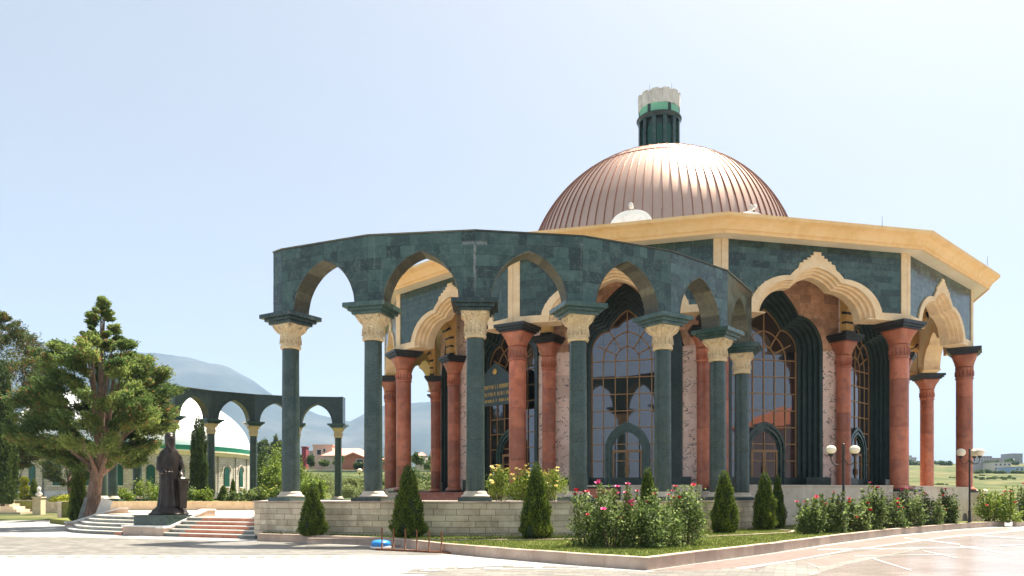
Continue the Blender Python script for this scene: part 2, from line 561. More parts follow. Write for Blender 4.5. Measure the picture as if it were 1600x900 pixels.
# ------------------------------------------------------------------ plan of the place (metres)
NC = Vector((-1.638, 45.548)); NR = 14.54; NA0 = -.5668; NDA = .2896      # near arcade: circle, first column, step
FC = Vector((-18.378, 66.135)); FA0 = 3.1141; FDA = .2909                   # far arcade
TER = 1.62            # terrace level
BED = .25             # planting bed level
KERB = [G(1012, 891), G(900, 883), G(800, 874.5), G(700, 865), G(640, 857.5), G(607, 853.5), G(540, 850.5), G(470, 848), G(402, 845.5)]
KERBR = [G(1012, 891), G(1100, 878.5), G(1200, 865), G(1300, 849.5), G(1400, 836), G(1500, 826.5), G(1570, 822)]


def polar(c, r, a, z=0.0): return Vector((c.x + r * math.sin(a), c.y - r * math.cos(a), z))


# ---- setting: ground out to the mountains
def ridge_height(px):
    pts = [(-900, 560), (-300, 545), (20, 530), (60, 540), (130, 562), (200, 566), (270, 570), (305, 573), (340, 584), (390, 608), (430, 632), (475, 650), (520, 664),
           (548, 670), (580, 652), (610, 641), (645, 634), (690, 630), (760, 640), (860, 668), (980, 700), (1150, 715), (1500, 728), (2600, 735)]
    for (x0, y0), (x1, y1) in zip(pts, pts[1:]):
        if x0 <= px <= x1: return HY - (y0 + (y1 - y0) * (px - x0) / (x1 - x0))
    return 30.0


def smooth(a, b, x):
    t = max(0, min(1, (x - a) / (b - a))); return t * t * (3 - 2 * t)


from mathutils import noise as mno


def terrain_z(az_px, r, X, Y):
    """ground level beyond the plaza: field to the left, hillside to the right, mountains far"""
    left = 1 - smooth(700, 1150, az_px)
    zl = 1.45 + 7.0 * smooth(95, 190, r) + 4 * smooth(190, 420, r) + 60 * smooth(500, 3500, r)
    zr = float(np.interp(r, (60, 80, 240, 430, 620, 720, 1200, 3500, 8000), (-1.0, -1.0, 6.0, 15.8, 29.0, 31.5, 30, 45, 50)))
    z = zl * left + zr * (1 - left)
    if r < 62: z = min(z, -.06)
    z = z * smooth(56, 96, r) - .06 if r < 96 else z
    top = ridge_height(az_px) * 5200 / F
    m = smooth(2600, 5200, r) * (1 - .8 * smooth(5200, 8200, r))
    nz = mno.fractal(Vector((X / 900, Y / 900, 3)), 1.0, 2.0, 6)
    n2 = mno.fractal(Vector((X / 60, Y / 60, 1)), 1.0, 2.0, 4)
    z = z + max(0, top - 60) * m * (1 + .16 * nz * (1 - smooth(4600, 5200, r))) + n2 * .9 * smooth(110, 300, r)
    return z


def build_terrain():
    pxs = np.concatenate([np.linspace(-1400, -60, 18), np.linspace(-40, 1640, 170), np.linspace(1680, 3200, 18)])
    rs = np.concatenate([[8, 40, 56], np.linspace(62, 560, 70), np.geomspace(600, 8200, 60)])
    V = []; m = len(pxs)
    for r in rs:
        for px in pxs:
            az = math.atan((px - 800) / F)
            X, Y = r * math.sin(az), r * math.cos(az)
            V.append((X, Y, terrain_z(px, Y, X, Y)))
    Q = [(j * m + i, j * m + i + 1, (j + 1) * m + i + 1, (j + 1) * m + i) for j in range(len(rs) - 1) for i in range(m - 1)]
    t = NT('fields_and_mountain')
    p = t.pos()
    sep = t.n.new('ShaderNodeSeparateXYZ'); t.l.new(p, sep.inputs[0])
    near = t.ramp(t.noise(p, .03, 8, .65), [(.36, (.045, .07, .022)), (.48, (.10, .115, .04)), (.56, (.145, .135, .06)), (.66, (.20, .165, .09))])
    fine = t.ramp(t.noise(p, .12, 8, .7), [(.42, (.035, .055, .018)), (.6, (.15, .14, .06))])
    near = t.mix(near, fine, .45)
    far = t.ramp(t.noise(p, .0016, 9, .62), [(.35, (.014, .024, .024)), (.5, (.03, .044, .042)), (.62, (.075, .08, .075))])
    fac = t.math('MULTIPLY', t.math('SUBTRACT', sep.outputs[1], 1500.0), 1 / 1500.0, True)
    t.finish(t.mix(near, far, fac), .95, 0, t.noise(p, .02, 8), .4, 2.0, .1)
    me = np_mesh('ground', V, Q, t.m)
    o = inst('ground', me)
    for pl in me.polygons: pl.use_smooth = True
    # sheet round and behind the camera so that the ground goes on everywhere
    b = MB(); b.slab([(-6000, -6000), (6000, -6000), (6000, 9), (-6000, 9)], -.5, -.075)
    tag(o, kind='structure')
    tag(b.build('ground', t.m), kind='structure')
build_terrain()


def sheet(name, pts, z, mat, kind='structure', parent=None, thick=.003):
    b = MB()
    b.slab([(p[0], p[1]) for p in pts], z - thick, z)
    o = b.build(name, mat, parent)
    if parent is None: tag(o, kind=kind)
    return o


def ccw(pts):
    a = sum(p[0] * q[1] - q[0] * p[1] for p, q in zip(pts, pts[1:] + pts[:1]))
    return pts if a > 0 else pts[::-1]


plaza = sheet('plaza', [(-70, -30), (60, -30), (60, 58), (-18, 58), (-30, 62), (-70, 72)], 0.0, MT['plaza'], thick=.05)
def inlay(name, px, mat, lift=.004):
    return sheet(name, ccw([tuple(G(x, y).xy) for x, y in px]), lift, MT[mat], parent=plaza)
inlay('paving_field', [(-200, 836), (150, 840), (395, 846), (560, 853), (640, 861), (700, 867.5), (560, 867.5), (-200, 867.5)], 'pav_grey')
for k in range(26):      # dashed border between the grey field and the white one
    x = -40 + k * 26
    inlay('border_paver', [(x, 869.5), (x + 13, 869.5), (x + 11, 871.2), (x - 2, 871.2)], 'pav_grey')
inlay('paving_field', [(690, 889), (930, 889), (1012, 894), (1090, 884), (1180, 890), (1200, 960), (500, 960)], 'pav_grey', .0055)
# key-pattern border in front of the grey field
kp = [[(648, 889.2), (664, 889.2), (652, 893), (636, 893)], [(672, 887.6), (690, 887.6), (684, 889.6), (664, 889.6)], [(640, 894.5), (676, 894.5), (668, 896.4), (626, 896.4)],
      [(700, 886.4), (716, 886.4), (708, 889), (692, 889)], [(716, 887.4), (742, 887.4), (740, 888.6), (713, 888.6)], [(742, 885.8), (760, 885.8), (756, 888.2), (737, 888.2)],
      [(660, 892.0), (700, 892.0), (694, 893.4), (652, 893.4)], [(760, 884.4), (792, 884.4), (790, 885.6), (757, 885.6)], [(790, 884.2), (804, 884.2), (800, 887), (785, 887)],
      [(804, 886.2), (836, 886.2), (834, 887.4), (800, 887.4)], [(850, 885), (872, 885), (869, 887), (846, 887)], [(872, 886.6), (905, 886.6), (903, 887.8), (869, 887.8)]]
for q in kp: inlay('border_paver', q, 'pav_grey', .008)
inlay('paving_field', [(1016, 891.5), (1100, 880), (1200, 866.5), (1300, 851.5), (1400, 838), (1500, 828.5), (1570, 824), (1590, 828), (1480, 838), (1330, 858), (1240, 874), (1150, 887), (1090, 892)], 'pav_pink', .006)
inlay('paving_field', [(1240, 876), (1330, 860), (1480, 840), (1590, 830), (1700, 826), (2100, 840), (2300, 960), (1210, 960), (1160, 890)], 'pav_polish', .004)
inlay('paving_field', [(1200, 884), (1300, 868), (1395, 856), (1440, 858), (1330, 880), (1250, 905), (1170, 900)], 'pav_grey', .007)
inlay('paving_field', [(1240, 881), (1330, 864), (1392, 858.5), (1420, 860), (1330, 875), (1290, 884)], 'pav_pink', .010)
LIFT = .012
for (x0, y0), (x1, y1), w in (((1278, 859), (1528, 855.5), 1.6), ((1412, 840.5), (1500, 851), 1.5), ((1500, 853.5), (1585, 867), 1.8), ((1360, 872), (1424, 892), 1.8), ((1335, 869), (1480, 867), 1.0), ((1525, 837), (1620, 843), 1.3),
                              ((1442, 861), (1496, 872.5), 1.2), ((1562, 853), (1640, 850), 1.2), ((1264, 881), (1280, 888), 1.2)):
    LIFT += .0004
    inlay('inlay_line', [(x0, y0 - w / 2), (x1, y1 - w / 2), (x1, y1 + w / 2), (x0, y0 + w / 2)], 'pav_white', LIFT)

# ---- planting bed with its kerb
WALLR = 15.3
def inset_pts(L, d, s):
    out = []
    for i, p in enumerate(L):
        t = (L[min(i + 1, len(L) - 1)] - L[max(i - 1, 0)]).to_2d().normalized()
        out.append(p.to_2d() + Vector((-t.y, t.x)) * d * s)
    return out
bedpts = inset_pts(KERB, .12, -1)[:0:-1] + [KERB[0].to_2d() + Vector((0, .2))] + inset_pts(KERBR, .12, 1)[1:] + [Vector((31, 50)), Vector((20, 52)), Vector((12, 50))] + [polar(NC, WALLR - .5, a).xy for a in np.linspace(1.1, -.66, 16)]
def inset_line(pts, d):
    out = []
    for i, p in enumerate(pts):
        q = pts[min(i + 1, len(pts) - 1)]; o = pts[max(i - 1, 0)]
        t = (q - o).to_2d().normalized()
        out.append(Vector((p.x - t.y * d, p.y + t.x * d)))
    return out
bed = sheet('planting_bed', ccw([tuple(p) for p in bedpts]), BED, MT['lawn'], thick=.3)
kerb = bpy.data.objects.new('kerb', None); COL.objects.link(kerb); tag(kerb, kind='structure')


def kerb_run(line, side, z1, w, parent, seg=1.25, name='kerb_stone', mat='kerb', z0=-.02):
    """kerb stones laid along a polyline of plan points"""
    L = [Vector((p.x, p.y)) for p in line]
    d = [0]
    for a, b in zip(L, L[1:]): d.append(d[-1] + (b - a).length)
    def at(s):
        for i in range(len(L) - 1):
            if s <= d[i + 1] + 1e-6: return L[i] + (L[i + 1] - L[i]) * ((s - d[i]) / max(1e-6, d[i + 1] - d[i]))
        return L[-1]
    n = max(1, round(d[-1] / seg))
    for k in range(n):
        a = at(d[-1] * k / n); b = at(d[-1] * (k + 1) / n)
        t = (b - a).normalized(); nrm = Vector((-t.y, t.x)) * side
        a = a + t * .003; b = b - t * .003
        q = [a, b, b + nrm * w, a + nrm * w]
        dz = random.uniform(-.006, .006)
        m = MB(); c = ccw([tuple(p) for p in q]); m.slab(c, z0, z1 - .035 + dz)
        e = [a - nrm * .015, b - nrm * .015, b + nrm * (w + .01), a + nrm * (w + .01)]
        m.slab(ccw([tuple(p) for p in e]), z1 - .035 + dz, z1 + dz)
        m.build(name, MT[mat], parent)
kerb_run(KERB, -1, .31, .22, kerb)
kerb_run(KERBR, 1, .31, .22, kerb)
kerb_run([G(1588, 823), G(1680, 818)], 1, .31, .22, kerb)
edge = bpy.data.objects.new('bed_edging', None); COL.objects.link(edge); tag(edge, kind='structure')
kerb_run([polar(NC, 18.3, a) for a in np.linspace(-.32, .86, 26)] + [polar(NC, 17.8, .93), polar(NC, 17.0, .98), polar(NC, 16.2, 1.0)], 1, .30, .12, edge, 1.0, 'edging_stone', 'kerb', .1)
sheet('path', ccw([tuple(polar(NC, 17.2, .99).xy), tuple(polar(NC, 18.6, .985).xy), tuple(polar(NC, 18.2, 1.12).xy), (15.6, 41.5), (14.2, 41.8), (12.8, 40.5)]), .262, MT['pav_grey'])

# ---- forecourt landing, lawn behind it
LAND = .85
e_r = Vector((-.905, .424)); n_r = Vector((.424, .905)); BR = Vector((-11.2, 33.35))
BL = BR + e_r * 5.15
PL = BL + e_r * 2.7
e_l = Vector((-6.6, 7.0)).normalized(); n_l = Vector((e_l.y, -e_l.x)) * 1.0
LR = PL + e_r * .05
LL = LR + e_l * 9.2
land_pts = [BR + n_r * 1.62, BL + n_r * 1.62, PL + n_r * 1.9, LR + n_l * 2.0 + e_l * .3, LL + n_l * 1.7, LL + n_l * 5 + e_l * 4, Vector((-31.5, 57)), Vector((-17.6, 57))]
sheet('landing', ccw([tuple(p) for p in land_pts]), LAND, MT['landing'], thick=.9)
sheet('lawn', ccw([(-33, 57.2), (-17.2, 57.2), (-17.0, 62), (-8, 66), (-2, 84), (-2, 112), (-90, 112), (-90, 73), (-34, 71)]), 1.48, MT['lawn'], thick=1.6)
sheet('soil_bed', ccw([tuple(LL + n_l * .9 + e_l * .1), tuple(LL + n_l * 4), (-29, 57.1), (-33, 57.1), (-32.0, 54), tuple(LL + e_l * 1.5 + n_l * 1.5)]), .30, MT['lawn'], thick=.32)

# ---- terrace under the near arcade
tp = [polar(NC, WALLR - .06, a).xy for a in np.linspace(-.66, 1.17, 40)] + [Vector((14, 46)), Vector((8, 58)), Vector((-17.4, 60)), Vector((-17.6, 57))]
sheet('terrace', ccw([tuple(p) for p in tp]), TER, MT['landing'], thick=1.6)
tw = thing('terrace_wall', 'long curved retaining wall of pale limestone blocks under the near green arcade', 'wall', polar(NC, WALLR, .2))
twi = tw.matrix_basis.inverted() if False else T(-tw.location.x, -tw.location.y, -tw.location.z)
m = MB()
aa = [a for a in np.linspace(-.665, 1.172, 60)]
m.loft([[polar(NC, WALLR - .035, a, z) for a in aa] for z in (.1, 1.56)], False)
m.loft([[polar(NC, WALLR - .035, aa[0], z), polar(NC, WALLR - 1.2, aa[0], z)] for z in (.1, 1.56)])
m.loft([[polar(NC, WALLR - .035, aa[-1], z), polar(NC, WALLR - 1.2, aa[-1], z)] for z in (.1, 1.56)])
m.build('joint_backing', MT['joint'], tw, twi)
rows = 6; rh = (1.55 - .14) / rows
for j in range(rows):
    a = -.665; k = 0
    while a < 1.17:
        w = random.choice((.62, .8, .9, 1.0, .9)) / WALLR
        if j % 2 and k == 0: w *= .5
        a1 = min(a + w, 1.172)
        if 1.172 - a1 < .02: a1 = 1.172
        g = .009 / WALLR; dr = random.uniform(0, .008)
        b = MB()
        ends = (a + g, a1 - g); z0 = .14 + j * rh + .008; z1 = z0 + rh - .016
        vs = [polar(NC, r, x, z) for r in (WALLR + dr, WALLR - .09) for x in ends for z in (z0, z1)]
        b.add(vs, [(0, 2, 3, 1), (4, 5, 7, 6), (0, 1, 5, 4), (2, 6, 7, 3), (0, 4, 6, 2), (1, 3, 7, 5)])
        b.build('block', MT['block'], tw, twi)
        a = a1; k += 1
n = 24
for k in range(n):
    x0 = -.668 + 1.843 * k / n + .0003; x1 = -.668 + 1.843 * (k + 1) / n - .0003
    b = MB(); vs = [polar(NC, r, x, z) for r in (WALLR + .05, WALLR - .5) for x in (x0, x1) for z in (1.555, TER + .004)]
    b.add(vs, [(0, 2, 3, 1), (4, 5, 7, 6), (0, 1, 5, 4), (2, 6, 7, 3), (0, 4, 6, 2), (1, 3, 7, 5)])
    b.build('coping', MT['kerb'], tw, twi)

# ---- forecourt retaining wall
fw = thing('retaining_wall', 'low cream wall at the back of the forecourt behind the statue', 'wall', (-25, 57, LAND))
def wall_run(a, b, z0, z1, parent, th=.3, mat='cream'):
    a = Vector(a); b = Vector(b); L = (b - a).length; n = max(1, round(L / 1.4))
    for k in range(n):
        p = a + (b - a) * (k / n); q = a + (b - a) * ((k + 1) / n)
        m = MB(); mm = (p + q) / 2; ang = math.atan2((q - p).y, (q - p).x); l = (q - p).length / 2 - .004
        Mx = T(mm.x - parent.location.x, mm.y - parent.location.y, -parent.location.z) @ Rz(ang)
        m.box(-l, l, -th / 2, th / 2, z0, z1 - .08)
        m.box(-l, l, -th / 2 - .04, th / 2 + .04, z1 - .08, z1)
        m.build('slab', MT[mat], parent, Mx)
wall_run((-31.5, 57.05), (-17.6, 57.05), LAND, 1.5, fw)
fw2 = thing('garden_wall', 'low stone garden wall at far left behind the small stairs', 'wall', (-38, 71, 0))
wall_run((-52, 72.4), (-33.6, 70.6), 0, 1.55, fw2, .4, 'block')
wall_run((-33.5, 70.5), (-33.2, 57.2), 0, 1.5, fw2, .3, 'block')

# ------------------------------------------------------------------ arch curves
def pointed(w, rise):
    c = (rise * rise - w * w) / (2 * w); Rr = w + c
    return lambda u: math.sqrt(max(0.0, Rr * Rr - (abs(u) + c) ** 2)) if abs(u) <= w else 0.0


def trefoil(W, zc, uc, za, point=.22):
    w = uc * 1.08
    up = lambda u: (1 - point) * math.sqrt(max(0, 1 - (u / w) ** 2)) + point * (1 - u / w)
    k = up(uc)
    sc = (za - zc) / (up(0) - k)
    def f(u):
        u = abs(u)
        if u >= W: return 0.0
        if u >= uc: return zc * math.sqrt(max(0, 1 - ((u - uc) / (W - uc)) ** 2))
        return zc + (up(u) - k) * sc
    return f


def curve_pts(f, W, n=40, uc=None):
    """polyline from left foot over the top to the right foot"""
    us = [W * math.cos(PI * i / n) * -1 for i in range(n + 1)]
    if uc: us = sorted(set(us + [-uc, uc]))
    if 0.0 not in us: us = sorted(us + [0.0])
    pts = [(u, f(u)) for u in us]
    # denser near the steep feet
    return pts


def clip_cells(f, base, x0, x1, z0, z1, xs, rows_z, above=True, gap=.006):
    """cells of a grid kept above (or below) the curve base+f(u); returns polygons in (x,z)"""
    out = []
    for j in range(len(rows_z) - 1):
        za, zb = rows_z[j] + gap / 2, rows_z[j + 1] - gap / 2
        cols = xs(j)
        for a, b in zip(cols, cols[1:]):
            a += gap / 2; b -= gap / 2
            us = sorted(set([a + (b - a) * i / 8 for i in range(9)] + ([0.0] if a < 0 < b else [])))
            run = []
            def flush():
                if len(run) >= 2 and run[-1][0] - run[0][0] > .03 and max(t - l for _, l, t in run) > .03:
                    lo = [(u, l) for u, l, t in run]; hi = [(u, t) for u, l, t in run]
                    if max(l for _, l in lo) - min(l for _, l in lo) < 1e-4: lo = [lo[0], lo[-1]]
                    if max(t for _, t in hi) - min(t for _, t in hi) < 1e-4: hi = [hi[0], hi[-1]]
                    pl = lo + hi[::-1]
                    cl = [pl[0]]
                    for q in pl[1:]:
                        if abs(q[0] - cl[-1][0]) + abs(q[1] - cl[-1][1]) > 1e-4: cl.append(q)
                    if len(cl) >= 3: out.append(cl)
                run.clear()
            for u in us:
                c = base + f(u)
                if above: l, t = max(za, c + .002), zb
                else: l, t = za, min(zb, c - .002)
                if t - l > .004: run.append((u, l, t))
                else: flush()
            flush()
    return out


# ------------------------------------------------------------------ green arcades
AB = 9.5; ATOP = 12.2; AW = 1.55; ARISE = 2.02


def square_round(zs, n=32):
    """rings going from round (q=0) to square (q=1): list of (z, half, q)"""
    rings = []
    for z, h, q in zs:
        ring = []
        for i in range(n):
            a = 2 * PI * (i + .5) / n
            c, s_ = math.cos(a), math.sin(a)
            k = 1 / max(abs(c), abs(s_))
            rr = h * ((1 - q) + q * k)
            ring.append(Vector((rr * c, rr * s_, z)))
        rings.append(ring)
    return rings


def capped(m, rings, smooth=True):
    b = len(m.v); n = len(rings[0])
    m.loft(rings, True, smooth)
    m.f.append(tuple(b + i for i in range(n - 1, -1, -1))); m.sm.append(False)
    m.f.append(tuple(b + (len(rings) - 1) * n + i for i in range(n))); m.sm.append(False)


CM = {}
m = MB(); m.box(-.66, .66, -.66, .66, 0, .15); CM['plinth'] = m.mesh('plinth', MT['green'])
m = MB(); m.lathe([(.56, .15), (.575, .19), (.56, .23), (.49, .26), (.455, .31), (.46, .34), (.44, .37), (.40, .40)], 32); CM['base'] = m.mesh('base', MT['cream_base'])
for k in range(3):
    z0 = .40 + k * 2.017; z1 = z0 + 2.017
    r0 = .375 - .008 * k; r1 = .375 - .008 * (k + 1)
    m = MB(); m.lathe([(r0 - .010, z0), (r0 - .001, z0 + .010), (r0, z0 + .03), (r0 - (r0 - r1) * .5, (z0 + z1) / 2), (r1, z1 - .03), (r1 - .001, z1 - .010), (r1 - .010, z1)], 40)
    CM['drum%d' % k] = m.mesh('shaft_drum', MT['green_shaft'])
m = MB()
capped(m, square_round([(6.45, .40, 0), (6.50, .43, 0), (6.56, .44, 0), (6.60, .415, 0), (6.66, .41, 0), (7.05, .42, .04), (7.09, .445, .05), (7.13, .44, .1), (7.2, .46, .3), (7.32, .52, .6), (7.42, .56, .85), (7.46, .565, 1)]))
CM['capital'] = m.mesh('capital', MT['carved'])
m = MB()
for (h, z0, z1) in ((.64, 7.46, 7.58), (.76, 7.585, 7.70), (.91, 7.705, 7.878)):
    m.box(-h, h, -h, h, z0, z1)
CM['abacus'] = m.mesh('abacus', MT['green'])
# carved leaves at the capital corners
m = MB()
for q in range(4):
    Mx = Rz(q * PI / 2 + PI / 4)
    pts = [Mx @ Vector((0, -r, z)) for r, z in ((.44, 7.1), (.52, 7.2), (.62, 7.32), (.70, 7.40), (.66, 7.45))]
    m.tube(pts, [.03, .07, .075, .06, .03], 8)
    Mx = Rz(q * PI / 2)
    pts = [Mx @ Vector((.16 * math.cos(t), -.50 - .05 * (z - 7.2) / .2, z)) for t, z in ((PI, 7.36), (PI * .75, 7.27), (PI / 2, 7.22), (PI / 4, 7.27), (0, 7.36))]
    m.tube([Vector((p.x, p.y, p.z)) for p in pts], .035, 6)
for i in range(14):
    a = 2 * PI * i / 14
    m.tube([Rz(a) @ Vector((0, -.425, z)) for z in (6.68, 6.85, 7.0)], [.05, .035, .012], 6)
CM['ornament'] = m.mesh('carved_leaves', MT['carved'])


def green_column(parent, Mx):
    c = part_empty('column', parent, Mx)
    inst('plinth', CM['plinth'], c)
    inst('base', CM['base'], c)
    for k in range(3): inst('shaft_drum', CM['drum%d' % k], c)
    inst('capital', CM['capital'], c)
    inst('carved_leaves', CM['ornament'], c)
    inst('abacus', CM['abacus'], c)


def arcade(th, cen, rad, a0, da, ncol, z0, tiles, stubs=(True, True)):
    """th: the thing (Empty at plan centre, identity rotation)"""
    f = pointed(AW, ARISE)
    B = AB - TER; TT = ATOP - TER
    for i in range(ncol):
        a = a0 + da * i
        green_column(th, Rz(a if abs(a) < 9 else 0) @ T(0, -rad, 0))
    sgn = 1 if da > 0 else -1
    ap = rad * math.cos(da / 2); fr = ap + .47; bk = ap - .47
    tn = math.tan(abs(da) / 2)
    segs = [(a0 + da * (i + .5), -1, 1, True) for i in range(ncol - 1)]
    if stubs[0]: segs.append((a0 - da * .5, 1 - .30, 1, False))
    if stubs[1]: segs.append((a0 + da * (ncol - .5), -1, -1 + .30, False))
    for am, s0, s1, arch in segs:
        seg = part_empty('arch_bay' if arch else 'end_pier', th, Rz(am))
        if sgn < 0: s0, s1 = -s1, -s0
        hf = fr * tn; hb = bk * tn
        # core: front polygon and back polygon with mitred ends
        def poly(h, zt=TT):
            a, b = s0 * h, s1 * h
            if arch:
                n = 26
                cp = [(-AW * math.cos(PI * k / n), 0) for k in range(n + 1)]
                return [(a, B)] + [(u, B + f(u)) for u, _ in cp] + [(b, B), (b, zt), (a, zt)]
            return [(a, B), (b, B), (b, zt), (a, zt)]
        p0 = poly(hf); p1 = poly(hb); n = len(p0)
        yf, yb = -(fr - .03), -(bk + .03)
        m = MB()
        vs = [Vector((x, yf, z)) for x, z in p0] + [Vector((x, yb, z)) for x, z in p1]
        m.add(vs, [tuple(range(n)), tuple(range(2 * n - 1, n - 1, -1))] + [(k, n + k, n + (k + 1) % n, (k + 1) % n) for k in range(n)])
        m.build('wall_core', MT['mortar_pale'] if tiles else MT['green'], seg)
        # cladding
        m2 = MB()
        vs = [Vector((x, yb + .001, z)) for x, z in p1] + [Vector((x, yb + .03, z)) for x, z in p1]
        m2.add(vs, [tuple(range(n)), tuple(range(2 * n - 1, n - 1, -1))] + [(k, n + k, n + (k + 1) % n, (k + 1) % n) for k in range(n)])
        m2.build('back_cladding', MT['green_dark'], seg)
        if tiles:
            nr = 6; rz = [B + (TT - B) * k / nr for k in range(nr + 1)]
            def xs(j):
                rnd = random.Random(int(am * 1000) * 7 + j)
                out = [s0 * hf]
                while out[-1] < s1 * hf - .02:
                    out.append(min(s1 * hf, out[-1] + rnd.choice((.32, .38, .58, .62, .75, .95))))
                if len(out) > 2 and out[-1] - out[-2] < .2: out.pop(-2)
                return out
            ff = f if arch else (lambda u: 0.0)
            for pl in clip_cells(ff, B, 0, 0, 0, 0, xs, rz):
                mm = MB(); d = random.uniform(0, .007)
                mm.prism(pl, -(fr + d), -(fr - .045)); mm.build('tile', MT['green'], seg)
        else:
            m3 = MB()
            vs = [Vector((x, -fr, z)) for x, z in p0] + [Vector((x, yf + .001, z)) for x, z in p0]
            m3.add(vs, [tuple(range(n)), tuple(range(2 * n - 1, n - 1, -1))] + [(k, n + k, n + (k + 1) % n, (k + 1) % n) for k in range(n)])
            m3.build('front_cladding', MT['green'], seg)
        if arch:
            # soffit slabs lining the arch
            ns = 18 if tiles else 1
            crv = []
            N = 72
            for k in range(N + 1):
                t = -math.cos(PI * k / N); crv.append(Vector((AW * t, 0, B + f(AW * t))))
            L = [0]
            for p, q in zip(crv, crv[1:]): L.append(L[-1] + (q - p).length)
            def at(s):
                for k in range(N):
                    if s <= L[k + 1] + 1e-9: return crv[k] + (crv[k + 1] - crv[k]) * ((s - L[k]) / max(1e-9, L[k + 1] - L[k]))
                return crv[-1]
            for k in range(ns):
                sub = 3 if tiles else 30
                pp = [at(L[-1] * (k + (.012 if tiles else 0) + j / sub * (.976 if tiles else 1)) / ns) for j in range(sub + 1)]
                th_ = .03 + (random.uniform(0, .008) if tiles else 0)
                cen_ = Vector((0, 0, B + .3))
                inn = [p + (cen_ - p).normalized() * th_ for p in pp]
                mm = MB()
                y0, y1 = -(fr + .012), -(bk - .012)
                mm.loft([[Vector((p.x, y0, p.z)) for p in pp], [Vector((p.x, y0, p.z)) for p in inn], [Vector((p.x, y1, p.z)) for p in inn], [Vector((p.x, y1, p.z)) for p in pp]])
                mm.build('soffit_slab', MT['green_soffit'], seg)
        # top coping
        m4 = MB()
        o_, i_ = fr + .05, bk - .05
        vs = [Vector((x, y, z)) for y, h in ((-o_, o_ * tn), (-i_, i_ * tn)) for x in (s0 * h, s1 * h) for z in (TT + .002, TT + .06)]
        m4.add(vs, [(0, 2, 3, 1), (4, 5, 7, 6), (0, 1, 5, 4), (2, 6, 7, 3), (0, 4, 6, 2), (1, 3, 7, 5)])
        m4.build('coping', MT['green_soffit'], seg)


na = thing('arcade', 'tall curved green marble arcade with cream capitals in front of the domed pavilion', 'arcade', (NC.x, NC.y, TER), 0, 'green marble arcades')
arcade(na, NC, NR, NA0, NDA, 7, TER, True)
fa = thing('arcade', 'distant curved green marble arcade behind the statue, before the white dome', 'arcade', (FC.x, FC.y, TER - .12), 0, 'green marble arcades')
arcade(fa, FC, 14.55, FA0, FDA, 8, TER, False)

# ------------------------------------------------------------------ domed pavilion (twelve sides)
PS = 1.2
pav = thing('pavilion', 'twelve-sided domed pavilion with red marble columns and copper roof dome', 'building', (9.8267 * PS, 53.174 * PS, EYE * (1 - PS)), 0, None, PS)
OA = -.5531; ST = PI / 6
RC = 18.19; RF = 18.58; RI = 15.07; RW = 14.75
FL = 2.05; SP = 10.07; CE = 13.28
c15 = math.cos(ST / 2); t15 = math.tan(ST / 2)
fy = RF * c15; fh = RF * math.sin(ST / 2)
wy = RW * c15; wh = RW * math.sin(ST / 2)
VA = lambda k: OA + k * ST
FA_ = lambda k: OA + (k + .5) * ST


def ring12(prof, name, mat, parent=pav, n=12):
    m = MB(); m.lathe(prof, 12, Rz(OA), False, cap=False)
    return m.build(name, mat, parent)


# platform, floor, roof, cornice
ring12([(18.5, .1), (18.5, 1.78), (18.62, 1.80), (18.62, FL - .03), (10, FL - .03)], 'platform', MT['parapet'])
ring12([(18.40, FL), (13.0, FL)], 'gallery_floor', MT['landing'])
ring12([(19.30, CE + .03), (19.32, CE - .03), (19.40, CE - .03), (19.40, CE + .02), (19.40, CE + .10), (19.48, CE + .13), (19.50, CE + .22), (19.56, CE + .34), (19.68, CE + .46),
        (19.84, CE + .53), (19.90, CE + .56), (19.90, CE + .70), (19.6, CE + .72)], 'cornice', MT['cornice'])
ring12([(19.35, CE + .004), (14.6, CE + .004)], 'eaves_soffit', MT['soffit'])
ring12([(19.75, CE + .70), (19.70, CE + .58), (9.0, CE + 1.15)], 'roof', MT['grey_white'])
ring12([(RW + .02, CE - .45), (15.0, CE - .42), (15.05, CE - .3), (15.2, CE - .26), (15.24, CE - .12), (15.24, CE)], 'inner_cornice', MT['soffit'])

